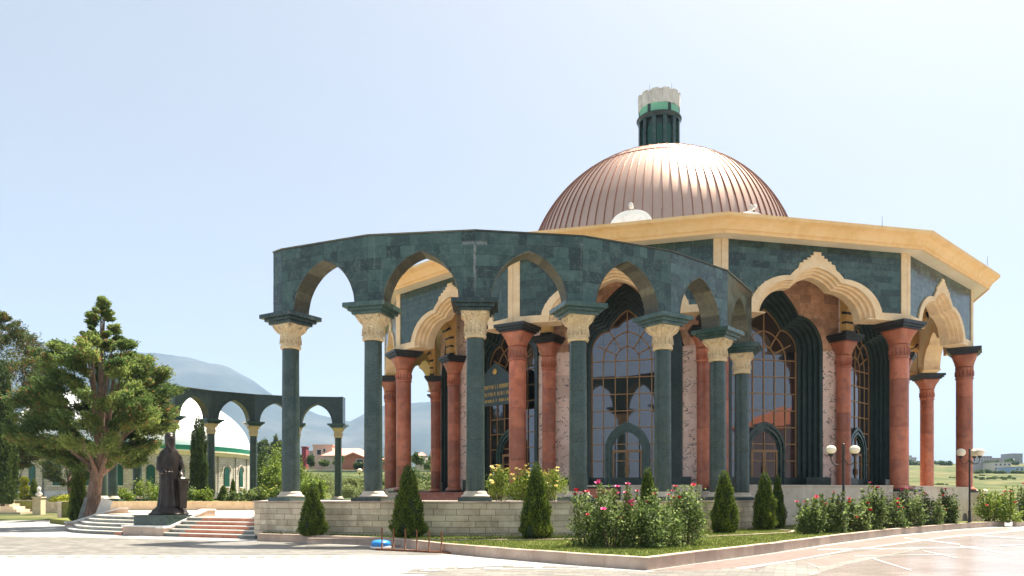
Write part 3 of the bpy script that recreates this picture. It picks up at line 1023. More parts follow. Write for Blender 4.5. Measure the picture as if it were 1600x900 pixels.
# red marble columns
RM = {}
def red_meshes(key, r, ztop, thick):
    m = MB(); s = r * 1.62; m.box(-s, s, -s, s, FL - .0, FL + .10); RM[key + 'plinth'] = m.mesh('plinth', MT['green_dark'])
    m = MB(); m.lathe([(r * 1.35, FL + .10), (r * 1.42, FL + .16), (r * 1.38, FL + .22), (r * 1.2, FL + .25), (r * 1.12, FL + .30), (r * 1.02, FL + .33)], 32); RM[key + 'base'] = m.mesh('base', MT['red'])
    z0, z1 = FL + .33, 8.35
    hs = [0, .2, .46, .62, .84, 1.0]
    for k in range(5):
        a, b = z0 + (z1 - z0) * hs[k], z0 + (z1 - z0) * hs[k + 1]
        m = MB(); m.lathe([(r - .01, a), (r - .001, a + .01), (r, a + .03), (r - .001, b - .03), (r - .002, b - .01), (r - .012, b)], 36); RM[key + 'drum%d' % k] = m.mesh('shaft_drum', MT['red'])
    m = MB(); m.lathe([(r * 1.02, z1), (r * 1.10, z1 + .03), (r * 1.10, z1 + .10), (r * 1.03, z1 + .13), (r * 1.05, z1 + .58), (r * 1.12, z1 + .62), (r * 1.08, z1 + .68)], 32)
    for i in range(16):
        m.tube([Rz(2 * PI * i / 16) @ Vector((0, -r * 1.04, z)) for z in (z1 + .18, z1 + .38, z1 + .54)], [r * .1, r * .12, r * .03], 6)
    RM[key + 'collar'] = m.mesh('collar', MT['red'])
    m = MB(); capped(m, square_round([(z1 + .68, r * 1.03, 0), (z1 + .78, r * 1.12, .1), (z1 + .95, r * 1.20, .3), (z1 + 1.12, r * 1.36, .55), (z1 + 1.27, r * 1.46, .85), (z1 + 1.36, r * 1.48, 1)])); RM[key + 'capital'] = m.mesh('capital', MT['red'])
    m = MB(); zz = z1 + 1.36
    for i, (k, d) in enumerate(((1.6, .09), (1.82, .11), (2.0, .15))):
        h = r * k; m.box(-h, h, -h, h, zz, zz + d - .002); zz += d
    RM[key + 'abacus'] = m.mesh('abacus', MT['black'])
red_meshes('o', .42, SP, 1); red_meshes('i', .35, SP, 1)


def red_column(key, name, Mx):
    c = part_empty(name, pav, Mx)
    for nm in ('plinth', 'base'): inst(nm, RM[key + nm], c)
    for k in range(5): inst('shaft_drum', RM[key + 'drum%d' % k], c)
    for nm in ('collar', 'capital', 'abacus'): inst(nm, RM[key + nm], c)


# radial striped arch at each corner
def radial_meshes():
    out = []
    yc = -(RI + RC) / 2; w = 1.18; st = .75; rise = 1.25; f = pointed(w, rise)
    pts = [(-w, 0), (-w, .25), (-w, .5)]
    pts += [(-w * math.cos(PI * k / 20), st + f(w * math.cos(PI * k / 20))) for k in range(21)]
    pts += [(w, .5), (w, .25), (w, 0)]
    P2 = [Vector(p) for p in pts]; L = [0]
    for a, b in zip(P2, P2[1:]): L.append(L[-1] + (b - a).length)
    def at(s):
        for k in range(len(P2) - 1):
            if s <= L[k + 1] + 1e-9: return P2[k] + (P2[k + 1] - P2[k]) * ((s - L[k]) / max(1e-9, L[k + 1] - L[k]))
        return P2[-1]
    def off(p):
        if p.y < st: return Vector((p.x * 1.42 / w * 1.0, p.y))
        d = Vector((p.x, p.y - st)); return Vector((0, st)) + d * (1 + .27 / max(.3, d.length) * 1.0 + .02)
    n = 23
    for k in range(n):
        blk = k % 2 == 0
        s0 = (k - (.18 if blk else -.18)) / n * L[-1]; s1 = (k + 1 + (-.18 if not blk else -.18)) / n * L[-1]
        s0 = L[-1] * (k + (.25 if blk else -.25)) / n; s1 = L[-1] * (k + 1 - (.25 if blk else -.25)) / n
        s0 = max(0, s0); s1 = min(L[-1], s1)
        a, b = at(s0 + .003), at(s1 - .003)
        q = [a, b, off(b), off(a)]
        hx = .312 if blk else .30
        m = MB()
        m.add([Vector((x, yc + p.x, SP + p.y)) for x in (-hx, hx) for p in q], [(0, 1, 2, 3), (7, 6, 5, 4), (0, 4, 5, 1), (1, 5, 6, 2), (2, 6, 7, 3), (3, 7, 4, 0)])
        out.append(m.mesh('voussoir', MT['black'] if blk else MT['yellow']))
    # wall above the arch
    m = MB(); us = [-1.56, -1.42] + [x for x in np.linspace(-1.3, 1.3, 21)] + [1.42, 1.56]
    lo = []
    for u in us:
        if abs(u) > 1.3: lo.append((u, .4 if abs(u) < 1.5 else 0.0))
        else: lo.append((u, st + 1.22 * f(u / 1.22 * .9)))
    zt = CE - .02 - SP
    rings = []
    for x in (-.27, .27):
        rings.append([Vector((x, yc + u, SP + l)) for u, l in lo]); rings.append([Vector((x, yc + u, SP + zt)) for u, l in lo])
    m.loft([rings[1], rings[0], rings[2], rings[3]])
    return out, m.mesh('arch_spandrel', MT['yellow'])
VOUS, SPAN = radial_meshes()

for k in range(-4, 6):
    red_column('o', 'outer_column', Rz(VA(k)) @ T(0, -RC, 0))
for k in range(-3, 5):
    red_column('i', 'inner_column', Rz(VA(k)) @ T(0, -RI, 0))
    ra = part_empty('radial_arch', pav, Rz(VA(k)))
    for me in VOUS: inst('voussoir', me, ra)
    inst('arch_spandrel', SPAN, ra)
# corner pilasters of the frieze
m = MB()
for s in (-1, 1):
    Mx = Rz(s * ST / 2)
    h0, h1 = sorted((-s * fh, -s * (fh - .33)))
    m.box(h0, h1, -(fy + .05), -(fy - .6), SP + .002, CE - .004, Mx)
PIL = m.mesh('pilaster', MT['mould'])
m = MB(); m.box(-.78, .78, -19.02, -17.3, .1, FL - .05); m.box(-.84, .84, -19.08, -17.3, FL - .06, FL - .004)
PED = m.mesh('pedestal', MT['parapet'])
for k in range(-4, 6):
    inst('pilaster', PIL, pav, Rz(VA(k)))
    inst('pedestal', PED, pav, Rz(VA(k)))

# outer faces: trefoil arches under a tiled frieze
TW, TZC, TUC, TZA = 3.46, 1.77, 1.38, 2.50
tre = trefoil(TW, TZC, TUC, TZA)
tcp = curve_pts(tre, TW, 48, TUC)
def scaled(s, y, base, cp=tcp, legs=None):
    pts = [Vector((u * s, y, base + z * s)) for u, z in cp]
    if legs is not None:
        pts = [Vector((cp[0][0] * s, y, legs))] + pts + [Vector((cp[-1][0] * s, y, legs))]
    return pts
m = MB()
prof = [(1.0, .03), (1.0, -.07), (.885, -.07), (.885, .12), (.845, .12), (.845, .30), (.805, .30), (.805, .50), (.765, .50), (.765, .98), (1.0, .98)]
m.loft([scaled(s, -fy + d, SP + .004) for s, d in prof])
MOULD = m.mesh('arch_moulding', MT['mould'])
FEET = []
for s in (-1, 1):
    m = MB()
    x0, x1 = sorted((s * (TW - .10), s * (fh - .33)))
    m.box(x0, x1, -fy - .066, -fy + .9, SP + .003, SP + .34)
    x0, x1 = sorted((s * (TW * .765), s * (TW - .10)))
    m.box(x0, x1, -fy - .05, -fy + .97, SP + .002, SP + .05)
    FEET.append(m.mesh('arch_foot', MT['mould']))
cz = SP + TZA
m = MB()
cpoly = [(-1.02, cz - .34), (1.02, cz - .34), (.90, cz - .12), (.72, cz - .10), (.72, cz + .02), (.52, cz + .02), (.52, cz + .14), (.34, cz + .14), (.34, cz + .26), (.19, cz + .26), (.19, cz + .42),
         (-.19, cz + .42), (-.19, cz + .26), (-.34, cz + .26), (-.34, cz + .14), (-.52, cz + .14), (-.52, cz + .02), (-.72, cz + .02), (-.72, cz - .10), (-.90, cz - .12)]
up = [(u, SP + tre(u) * 1.0 - .12) for u in np.linspace(1.02, -1.02, 15)]
cpoly = [q for q in cpoly[2:]] + [(u, z) for u, z in up[::-1]][0:]
m.prism(cpoly, -fy - .064, -fy + .05)
CROWN = m.mesh('stepped_crown', MT['mould'])
ctop = lambda u: max(tre(u), 0)
tilef = lambda u: max(tre(u), .345)
def core_mesh():
    n = len(tcp); zt = CE - .003
    p = [(-fh + .3, SP + .3)] + [(u, SP + z) for u, z in tcp if z > .3] + [(fh - .3, SP + .3), (fh - .3, zt), (-fh + .3, zt)]
    m = MB(); m.prism(p, -fy + .03, -fy + .96)
    return m.mesh('frieze_core', MT['soffit'])
CORE = core_mesh()
nr = 11; rz = [SP + (CE - SP) * j / nr for j in range(nr + 1)]
def fxs(j):
    rnd = random.Random(j * 31 + 5); out = [-(fh - .33)]
    while out[-1] < fh - .33 - .02: out.append(min(fh - .33, out[-1] + rnd.choice((.55, .7, .8, .9))))
    if out[-1] - out[-2] < .25: out.pop(-2)
    return out
FT = clip_cells(tilef, SP, 0, 0, 0, 0, fxs, rz, True, .007)
TILES = []
allt = MB()
for pl in FT:
    d = random.uniform(0, .006)
    mm = MB(); mm.prism(pl, -(fy + d), -(fy - .05)); TILES.append(mm.mesh('tile', MT['green']))
    allt.prism(pl, -(fy + d), -(fy - .05))
ALLT = allt.mesh('tile_mass', MT['green'])
# parapet between the columns
m = MB(); pa = 18.55 * c15
PARA = []
for k in range(5):
    x0 = -4.0 + 8.0 * k / 5; x1 = x0 + 1.6
    mm = MB(); mm.box(x0 + .003, x1 - .003, -pa - .10, -pa + .20, .1, 2.27); mm.box(x0 + .003, x1 - .003, -pa - .14, -pa + .24, 2.272, 2.34)
    PARA.append(mm.mesh('parapet_slab', MT['parapet']))
for k in range(-4, 5):
    fr = part_empty('arch_bay', pav, Rz(FA_(k)))
    inst('frieze_core', CORE, fr)
    inst('arch_moulding', MOULD, fr); inst('arch_foot', FEET[0], fr); inst('arch_foot', FEET[1], fr); inst('stepped_crown', CROWN, fr)
    if k in (0, 1, 2):
        for me in TILES: inst('tile', me, fr)
    else: tag(inst('tile_mass', ALLT, fr), kind='stuff')
    if k != -1:
        pr = part_empty('parapet', pav, Rz(FA_(k)))
        for me in PARA: inst('parapet_slab', me, pr)
# black slabs standing for the shade inside small arched openings in the platform wall
def vent(k, x):
    m = MB(); f = pointed(.42, .38)
    o = [(-.42, .35), (-.42, .55)] + [(-.42 * math.cos(PI * i / 12), .55 + f(.42 * math.cos(PI * i / 12))) for i in range(1, 12)] + [(.42, .55), (.42, .35)]
    m.prism([(x + u, z) for u, z in o][::-1], -pa - .104, -pa - .05)
    m.build('opening_shade_slab', MT['black'], pav, Rz(FA_(k)))
vent(1, -3.2); vent(2, 3.3)
# entrance steps
st = part_empty('entrance_steps', pav, Rz(FA_(-1)))
for k in range(3):
    m = MB(); m.box(-3.6, 3.6, -pa - .35 * (3 - k), -pa + .3, 1.2 + .0 * k, 1.64 + .137 * (k + 1) - .01)
    m.build('step', MT['step_red'], st)
# framed plaque on the front parapet
pq = part_empty('plaque', pav, Rz(FA_(0)))
m = MB(); m.box(-1.55, .35, -pa - .17, -pa - .11, 1.66, 2.26); m.build('plaque_frame', MT['black'], pq)
m = MB(); m.box(-1.45, .25, -pa - .18, -pa - .13, 1.74, 2.18); m.build('plaque_panel', MT['step_red'], pq)

# inner walls with the tall mirrored windows
WW, WB = 2.84, 9.3
win = trefoil(WW, 1.7, 1.45, 3.3, .45)
wcp = curve_pts(win, WW, 44, 1.45)
m = MB()
prof = [(1.0, .02), (1.0, -.10), (.935, -.10), (.935, .10), (.87, .10), (.87, .28), (.80, .28), (.80, .46), (.73, .46), (.73, .64), (.66, .64), (.66, .90)]
m.loft([scaled(s, -wy + d, WB, wcp, FL + .002) for s, d in prof])
WFRAME = m.mesh('window_frame', MT['green_dark'])
GS = .66; GW = WW * GS; gy = -wy + .80
wallf = lambda u: (WB - FL + win(u)) if abs(u) < WW else 0.0
wrz = [FL, 3.3, 4.5, 5.7, 6.9, 8.1, 9.3, 9.7, 10.1, 10.5, 10.9, 11.3, 11.7, 12.1, 12.5, 12.85]
def wxs(j):
    if j < 6: return [-wh + .02, -WW, 0, WW, wh - .02]
    rnd = random.Random(j); out = [-wh + .02]
    while out[-1] < wh - .05: out.append(min(wh - .02, out[-1] + rnd.choice((.6, .8, 1.0))))
    if out[-1] - out[-2] < .25: out.pop(-2)
    return out
WS = clip_cells(wallf, FL, 0, 0, 0, 0, wxs, wrz, True, .006)
SLABS = []; alls = MB()
for pl in WS:
    mm = MB(); mm.prism(pl, -wy - random.uniform(0, .006), -wy + .05); SLABS.append(mm.mesh('marble_slab', MT['pink_bounce' if min(z for _, z in pl) > 9.25 else 'pink']))
    alls.prism(pl, -wy, -wy + .05)
ALLS = alls.mesh('marble_slab_mass', MT['pink'])
mback = MB(); mback.box(-wh, wh, -wy + .95, -wy + 1.0, FL, CE)
BACK = mback.mesh('wall_backing', MT['black'])
msid = MB()
for s in (-1, 1):
    x0, x1 = sorted((s * (WW * .985), s * wh)); msid.box(x0, x1, -wy + .055, -wy + .9, FL, WB)
x0 = -wh; msid.box(-wh, wh, -wy + .055, -wy + .9, 12.7, CE - .01)
SIDE = msid.mesh('wall_core', MT['pink'])
m = MB()
for s in (-1, 1):
    x0, x1 = sorted((s * GW * .99, s * (wh - .55))); m.box(x0, x1, -wy - .16, -wy + .1, FL, 2.8)
m.box(-GW, GW, gy - .16, gy + .06, FL, 2.8)
WPL = m.mesh('wall_plinth', MT['green_dark'])
# panes
glf = lambda u: (WB - FL + win(u / GS) * GS) if abs(u) < GW else 0.0
NP = 6; pitch = 2 * GW / NP
prz = [2.8 + .863 * k for k in range(8)] + [9.75, 10.6, 11.6]
PANES = []
for pl in clip_cells(glf, FL, 0, 0, 0, 0, lambda j: [-GW + pitch * k for k in range(NP + 1)], prz, False, .01):
    cx = sum(p[0] for p in pl) / len(pl); cz_ = sum(p[1] for p in pl) / len(pl)
    mm = MB(); mm.prism([(x - cx, z - cz_) for x, z in pl], -.006, .006)
    PANES.append((mm.mesh('pane', MT['glass']), cx, cz_))
# mullions
m = MB(); mw = .05; zt8 = prz[7]
for k in range(1, NP): m.box(-GW + pitch * k - mw / 2, -GW + pitch * k + mw / 2, gy - .05, gy + .02, 2.8, zt8)
for k in range(1, 8): m.box(-GW, GW, gy - .052, gy + .018, prz[k] - mw / 2, prz[k] + mw / 2)
for s in (-1, 1): m.box(s * GW * .985 - .04, s * GW * .985 + .04, gy - .054, gy + .016, 2.8, WB)
ztop = WB + 3.3 * GS
def gbar(a, b): m.bar((a[0], gy - .02, a[1]), (b[0], gy - .02, b[1]), mw, .06)
gbar((0, zt8), (0, ztop - .05))
ed = [(u * GS, WB + z * GS - .03) for u, z in wcp]
for a, b in zip(ed, ed[1:]): gbar(a, b)
for rr, hh in ((pitch * 1.0, .75), (pitch * 2.0, 1.5)):
    pf = pointed(rr, max(rr * 1.02, hh))
    ar = [(-rr * math.cos(PI * i / 14), zt8 + pf(rr * math.cos(PI * i / 14))) for i in range(15)]
    for a, b in zip(ar, ar[1:]): gbar(a, b)
for ang in (28, 60, 120, 152):
    c, s = math.cos(R(ang)), math.sin(R(ang))
    gbar((.62 * c, zt8 + .66 * s), (2.3 * c if abs(c) < .6 else 1.75 * c, zt8 + (1.75 if abs(c) > .6 else 2.2) * s))
MULL = m.mesh('mullion', MT['brass'])
# arched door surround
dw = 1.15; dcp = curve_pts(pointed(dw, 1.45), dw, 24)
m = MB()
m.loft([scaled(s, gy + d, 4.2, dcp, FL + .003) for s, d in ((1, .0), (1, -.22), (.90, -.22), (.90, -.14), (.82, -.14), (.82, -.20), (.74, -.20), (.74, -.08), (.66, -.08), (.66, .0))])
DFR = m.mesh('door_surround', MT['green'])
dg = dw * .66
m = MB(); dp = [(-dg, FL + .02)] + [(u * .66, 4.2 + z * .66) for u, z in dcp] + [(dg, FL + .02)]
m.prism(dp[::-1], gy - .05, gy - .035)
DGL = m.mesh('door_glass', MT['glass'])
m = MB()
for x in (-dg + .05, -.045, .045, dg - .05): m.box(x - .04, x + .04, gy - .10, gy - .05, FL + .02, 4.2)
for z in (4.16, FL + .12): m.box(-dg, dg, gy - .102, gy - .048, z - .06, z + .06)
m.box(-.025, .025, gy - .098, gy - .05, 4.2, 5.12)
for z in (3.2,):
    for x in (-.10, .10): m.box(x - .012, x + .012, gy - .15, gy - .09, z - .16, z + .16)
DLF = m.mesh('door_leaf_frame', MT['brass'])
for k in range(-3, 4):
    wl = part_empty('inner_wall', pav, Rz(FA_(k)))
    if k in (0, 1):
        for me in SLABS: inst('marble_slab', me, wl)
    else: tag(inst('marble_slab_mass', ALLS, wl), kind='stuff')
    inst('wall_core', SIDE, wl); inst('wall_backing', BACK, wl); inst('wall_plinth', WPL, wl)
    w = part_empty('window', pav, Rz(FA_(k)))
    inst('window_frame', WFRAME, w)
    rnd = random.Random(k + 50)
    for me, cx, cz_ in PANES:
        inst('pane', me, w, T(cx, gy, cz_) @ Matrix.Rotation(R(rnd.gauss(0, .12)), 4, 'X') @ Rz(R(rnd.gauss(0, .12))))
    inst('mullion', MULL, w)
    d = part_empty('door', pav, Rz(FA_(k)))
    inst('door_surround', DFR, d); inst('door_glass', DGL, d); inst('door_leaf_frame', DLF, d)
for k in (-6, -5, -4, 4, 5):
    inst('back_wall', ALLS, pav, Rz(FA_(k))); 
    m = MB(); m.box(-wh, wh, -wy + .06, -wy + .5, FL, CE - .01); m.build('back_wall', MT['pink'], pav, Rz(FA_(k)))

# hanging sign with worn gold lettering over the entrance
sg = part_empty('entrance_sign', pav, Rz(FA_(-1)))
sy = -wy - .55
m = MB(); m.prism([(-1.9, 6.85), (1.9, 6.85), (1.9, 8.05), (1.35, 8.05), (1.05, 8.55), (.45, 8.95), (0, 9.2), (-.45, 8.95), (-1.05, 8.55), (-1.35, 8.05), (-1.9, 8.05)], sy, sy + .1)
m.build('sign_board', MT['green_dark'], sg)
m = MB(); m.lathe([(.02, 0), (.15, 0), (.17, .02), (.15, .04), (.02, .05)], 20, T(0, sy - .001, 8.72) @ Matrix.Rotation(PI / 2, 4, 'X')); m.build('sign_medallion', MT['gold'], sg)
m = MB(); rnd = random.Random(3)
for zz, hh in ((7.76, .22), (7.38, .2), (7.03, .16)):
    x = -1.72
    while x < 1.68:
        if rnd.random() < .13: x += .12; continue
        w = hh * .5
        m.box(x, x + .03, sy - .012, sy + .01, zz, zz + hh)
        q = rnd.randint(0, 3)
        if q != 0: m.box(x + .031, x + w, sy - .012, sy + .01, zz + hh - .035, zz + hh)
        if q in (1, 3): m.box(x + .031, x + w * .8, sy - .012, sy + .01, zz + hh * .45, zz + hh * .45 + .03)
        if q >= 2: m.box(x + w - .03, x + w, sy - .0125, sy + .01, zz, zz + hh - .036)
        x += w + .05
tag(m.build('sign_lettering', MT['gold'], sg), kind='stuff')
m = MB()
for x in (-1.2, 1.2): m.bar((x, sy + .05, 8.0), (x, sy + .05, CE - .1), .03)
for x in (-1.2, 1.2): m.bar((x, sy + .05, 7.9), (x, -wy + .02, 7.9), .03)
m.build('sign_hanger', MT['iron'], sg)

# dome
DX = T(.2, 0, 0)
dome = part_empty('dome', pav, DX)
zc, dr = 16.19, 9.0; vb = 8.83
m = MB(); NSEG = 96
prof = [(dr + .25, CE + .7), (dr + .25, CE + 1.3), (dr + .04, CE + 1.35), (dr, zc)] + [(dr * math.cos(t), zc + vb * math.sin(t)) for t in np.linspace(.03, 1.47, 40)]
m.lathe(prof, NSEG, None, True, cap=False); m.build('dome_shell', MT['copper'], dome)
def seam(t0, t1, n, w, h):
    m = MB(); rings = []
    for t in np.linspace(t0, t1, n):
        r, z = dr * math.cos(t), zc + vb * math.sin(t)
        nx, nz = math.cos(t), math.sin(t)
        rings.append([Vector((-w, -(r - .02 * nx), z - .02 * nz)), Vector((-w, -(r + h * nx), z + h * nz)), Vector((w, -(r + h * nx), z + h * nz)), Vector((w, -(r - .02 * nx), z - .02 * nz))])
    m.loft(rings); return m.mesh('seam', MT['seam'])
lo_s, hi_s = seam(.02, .93, 16, .018, .055), seam(.90, 1.42, 12, .018, .05)
for i in range(96): inst('seam', lo_s, dome, Rz(2 * PI * (i + .5) / 96))
for i in range(48): inst('seam', hi_s, dome, Rz(2 * PI * (i + .5) / 48))
m = MB(); t = .92
m.lathe([(dr * math.cos(t) + .04, zc + vb * math.sin(t) - .04), (dr * math.cos(t) + .05, zc + vb * math.sin(t) + .0), (dr * math.cos(t + .012) + .03, zc + vb * math.sin(t + .012) + .02)], 96, None, True, cap=False)
m.build('seam_band', MT['seam'], dome)
# white dormer hoods round the dome foot, each with a floodlight
m = MB()
f = pointed(1.22, 1.05)
hood = [(-1.22, 0)] + [(-1.22 * math.cos(PI * i / 20), .55 + f(1.22 * math.cos(PI * i / 20)) * .82) for i in range(21)] + [(1.22, 0)]
m.prism([(u, 16.75 + z) for u, z in hood][::-1], -(dr + .28), -(dr - 2.0))
HOOD = m.mesh('dormer_hood', MT['white'])
m = MB(); m.prism([(u * .86, 16.75 + z * .86) for u, z in hood][::-1], -(dr + .295), -(dr + .2)); HPAN = m.mesh('dormer_panel', MT['white_stone'])
for i in range(8):
    d = part_empty('dormer', pav, DX @ Rz(R(-20.5 + 45 * i)))
    inst('hood', HOOD, d); inst('dormer_panel', HPAN, d)
m = MB(); m.bar((0, 0, 0), (0, 0, .18), .04); m.box(-.1, .1, -.16, .12, .18, .38); m.lathe([(.02, 0), (.10, 0), (.13, .14), (.02, .15)], 14, T(0, -.15, .28) @ Matrix.Rotation(PI / 2, 4, 'X')); m.ball((0, .05, .42), .09, 10, 6)
FLD = m.mesh('floodlight', MT['grey_white'])
for i in range(-2, 3): inst('floodlight', FLD, pav, DX @ Rz(R(-20.5 + 45 * i)) @ T(0, -(dr + .1), 18.15))
# lightning rods on the eaves
m = MB(); m.tube([(0, -19.5, CE + .6), (0, -19.5, CE + 1.1)], [.012, .006], 5); ROD = m.mesh('lightning_rod', MT['iron'])
for k in (-1, 0, 1, 2): inst('lightning_rod', ROD, pav, Rz(FA_(k) + .12))

# lantern on top
lan = part_empty('lantern', pav, DX)
m = MB(); m.lathe([(1.18, 24.3), (1.18, 27.4)], 36, None, True, cap=False); m.build('lantern_drum', MT['green_dark'], lan)
m = MB()
m.box(-.13, .13, -1.40, -1.15, 24.4, 27.35); LP = m.mesh('lantern_pier', MT['green'])
f = pointed(.19, .2)
m = MB(); m.prism(([(-.19, 24.6)] + [(-.19 * math.cos(PI * i / 8), 26.55 + f(.19 * math.cos(PI * i / 8))) for i in range(9)] + [(.19, 24.6)])[::-1], -1.24, -1.1); LW = m.mesh('lantern_window', MT['green_glass'])
for i in range(12):
    inst('lantern_pier', LP, lan, Rz(i * ST + .1)); inst('lantern_window', LW, lan, Rz((i + .5) * ST + .1))
m = MB(); m.lathe([(1.2, 27.2), (1.42, 27.2), (1.44, 27.32), (1.52, 27.42), (1.52, 27.5), (1.36, 27.56), (1.3, 27.56)], 36, None, False, cap=False); m.build('lantern_rim', MT['green_dark'], lan)
m = MB(); m.lathe([(1.33, 27.5), (1.33, 28.12)], 36, None, True, cap=False); m.build('lantern_band', MT['aqua'], lan)
m = MB()
for i in range(6): m.box(-.1, .1, -1.37, -1.2, 27.52, 28.1, Rz(i * ST * 2 + .35))
m.build('band_pier', MT['green_dark'], lan)
m = MB(); NN = 144
rings = []
for z, dr_ in ((28.1, -.02), (28.12, .0), (28.9, .02), (29.0, .05), (29.02, -.1), (28.9, -.2)):
    rings.append([Rz(2 * PI * i / NN) @ Vector((0, -(1.36 + dr_ + .045 * (1 if (i % 12) < 8 else -.6)), z + (.0 if z < 28.95 else .04 * ((i % 12) < 8)))) for i in range(NN)])
m.loft(rings, True); m.build('lantern_crown', MT['grey_white'], lan)
m = MB(); m.lathe([(1.25, 28.2), (.9, 28.7), (.05, 29.0)], 24, None, True, cap=False); m.build('lantern_cap', MT['grey_white'], lan)
m = MB()
for a in (.5, 2.2, 4.0, 5.6): m.tube([Rz(a) @ Vector((0, -1.3, 28.9)), Rz(a) @ Vector((0, -1.3, 29.45))], [.012, .006], 5)
m.build('lightning_rod', MT['iron'], lan)

# ------------------------------------------------------------------ forecourt stairs and statue
def flight(name, label, edge_fn, n_in, steps, rise, tread, red):
    """edge_fn(t) gives the front edge in plan, t from 0 to 1"""
    o = edge_fn(.5)
    th = thing(name, label, 'stairs', (o.x, o.y, 0))
    off = T(-o.x, -o.y, 0)
    for k in range(steps):
        z1 = rise * (k + 1); z0 = 0.0
        pts = [edge_fn(t) for t in np.linspace(0, 1, 13)]
        fr = [p + n_in(t) * (tread * k) for p, t in zip(pts, np.linspace(0, 1, 13))]
        bk = [p + n_in(t) * (tread * (k + 1) + .06) for p, t in zip(pts, np.linspace(0, 1, 13))]
        if k == steps - 1: bk = [p + n_in(t) * (tread * (k + 1) + .25) for p, t in zip(pts, np.linspace(0, 1, 13))]
        m = MB(); m.slab(ccw([tuple(p) for p in fr + bk[::-1]]), z0, z1 - .035)
        stp = m.build('step', MT['step'], th, off)
        m = MB(); tr = [p - n_in(t) * .03 for p, t in zip(fr, np.linspace(0, 1, 13))]
        m.slab(ccw([tuple(p) for p in tr + bk[::-1]]), z1 - .034, z1)
        m.build('tread', MT['tread'], stp)
        for (t0, t1) in red:
            ts = np.linspace(t0, t1, 4)
            a = [edge_fn(t) + n_in(t) * (tread * k - .014) for t in ts]; b = [edge_fn(t) + n_in(t) * (tread * k + .05) for t in ts]
            m = MB(); m.slab(ccw([tuple(p) for p in a + b[::-1]]), z1 - rise + (.006 if k else 0), z1 - .036)
            m.build('riser_panel', MT['step_red'], stp)
    return th


flight('stair_flight', 'straight stairs with red marble risers between statue and terrace wall', lambda t: BR + e_r * (5.15 * t) + Vector((.25, -.1)) * (1 - t), lambda t: n_r, 5, .17, .33, ((.18, .82),))
def ledge(t):
    p = LR + (LL - LR) * t
    return p - n_l * (1.0 * math.sin(PI * t) * .9)
flight('stair_flight', 'curved grey stairs beside the tree, left of the statue', ledge, lambda t: n_l, 5, .17, .33, ((.0, .06),))


def cheek(label, a, d, side, L, z0, z1, w=.42, low=0.0):
    th = thing('stair_cheek', label, 'wall', (a.x, a.y, 0), math.atan2(d.y, d.x))
    m = MB(); s = side
    pr = [(0, 0), (L, 0), (L, z1), (L - .5, z1), (.35, z0), (0, z0)]
    vs = [Vector((x, y, z)) for y in (0, s * w) for x, z in pr]
    n = len(pr)
    fs = [tuple(range(n)), tuple(range(2 * n - 1, n - 1, -1))] + [(k, n + k, n + (k + 1) % n, (k + 1) % n) for k in range(n)]
    m.add(vs, fs); m.build('body', MT['kerb'], th)
    m = MB()
    pr = [(-.04, z0 + .002), (.36, z0 + .002), (L - .5, z1 + .002), (L + .03, z1 + .002), (L + .03, z1 + .07), (L - .52, z1 + .07), (.34, z0 + .07), (-.04, z0 + .07)]
    n = len(pr); vs = [Vector((x, y, z)) for y in (-s * .03, s * (w + .03)) for x, z in pr]
    m.add(vs, [tuple(range(n)), tuple(range(2 * n - 1, n - 1, -1))] + [(k, n + k, n + (k + 1) % n, (k + 1) % n) for k in range(n)])
    m.build('coping', MT['white_stone'], th)
cheek('sloping cream stair wall just right of the statue pedestal', BL + e_r * .0 - n_r * .05, n_r, 1, 3.1, .36, 1.14)
cheek('sloping cream stair wall at the foot of the big tree', LL - n_l * .1, n_l, 1, 3.2, .36, 1.12)

pd = thing('statue_pedestal', 'cream base with dark green marble block carrying the bronze statue', 'pedestal', (PL.x, PL.y, 0), math.atan2(-e_r.y, -e_r.x))
m = MB(); m.box(0, 2.66, .0, 2.7, 0, .40); m.build('lower_base', MT['kerb'], pd)
m = MB(); m.box(-.05, 2.7, -.05, 2.75, .402, .47); m.build('base_coping', MT['white_stone'], pd)
m = MB(); m.box(.42, 2.6, .25, 2.55, .472, .90); m.build('marble_block', MT['green'], pd)
m = MB(); m.box(.36, 2.66, .2, 2.6, .902, .95); m.build('top_slab', MT['green_dark'], pd)


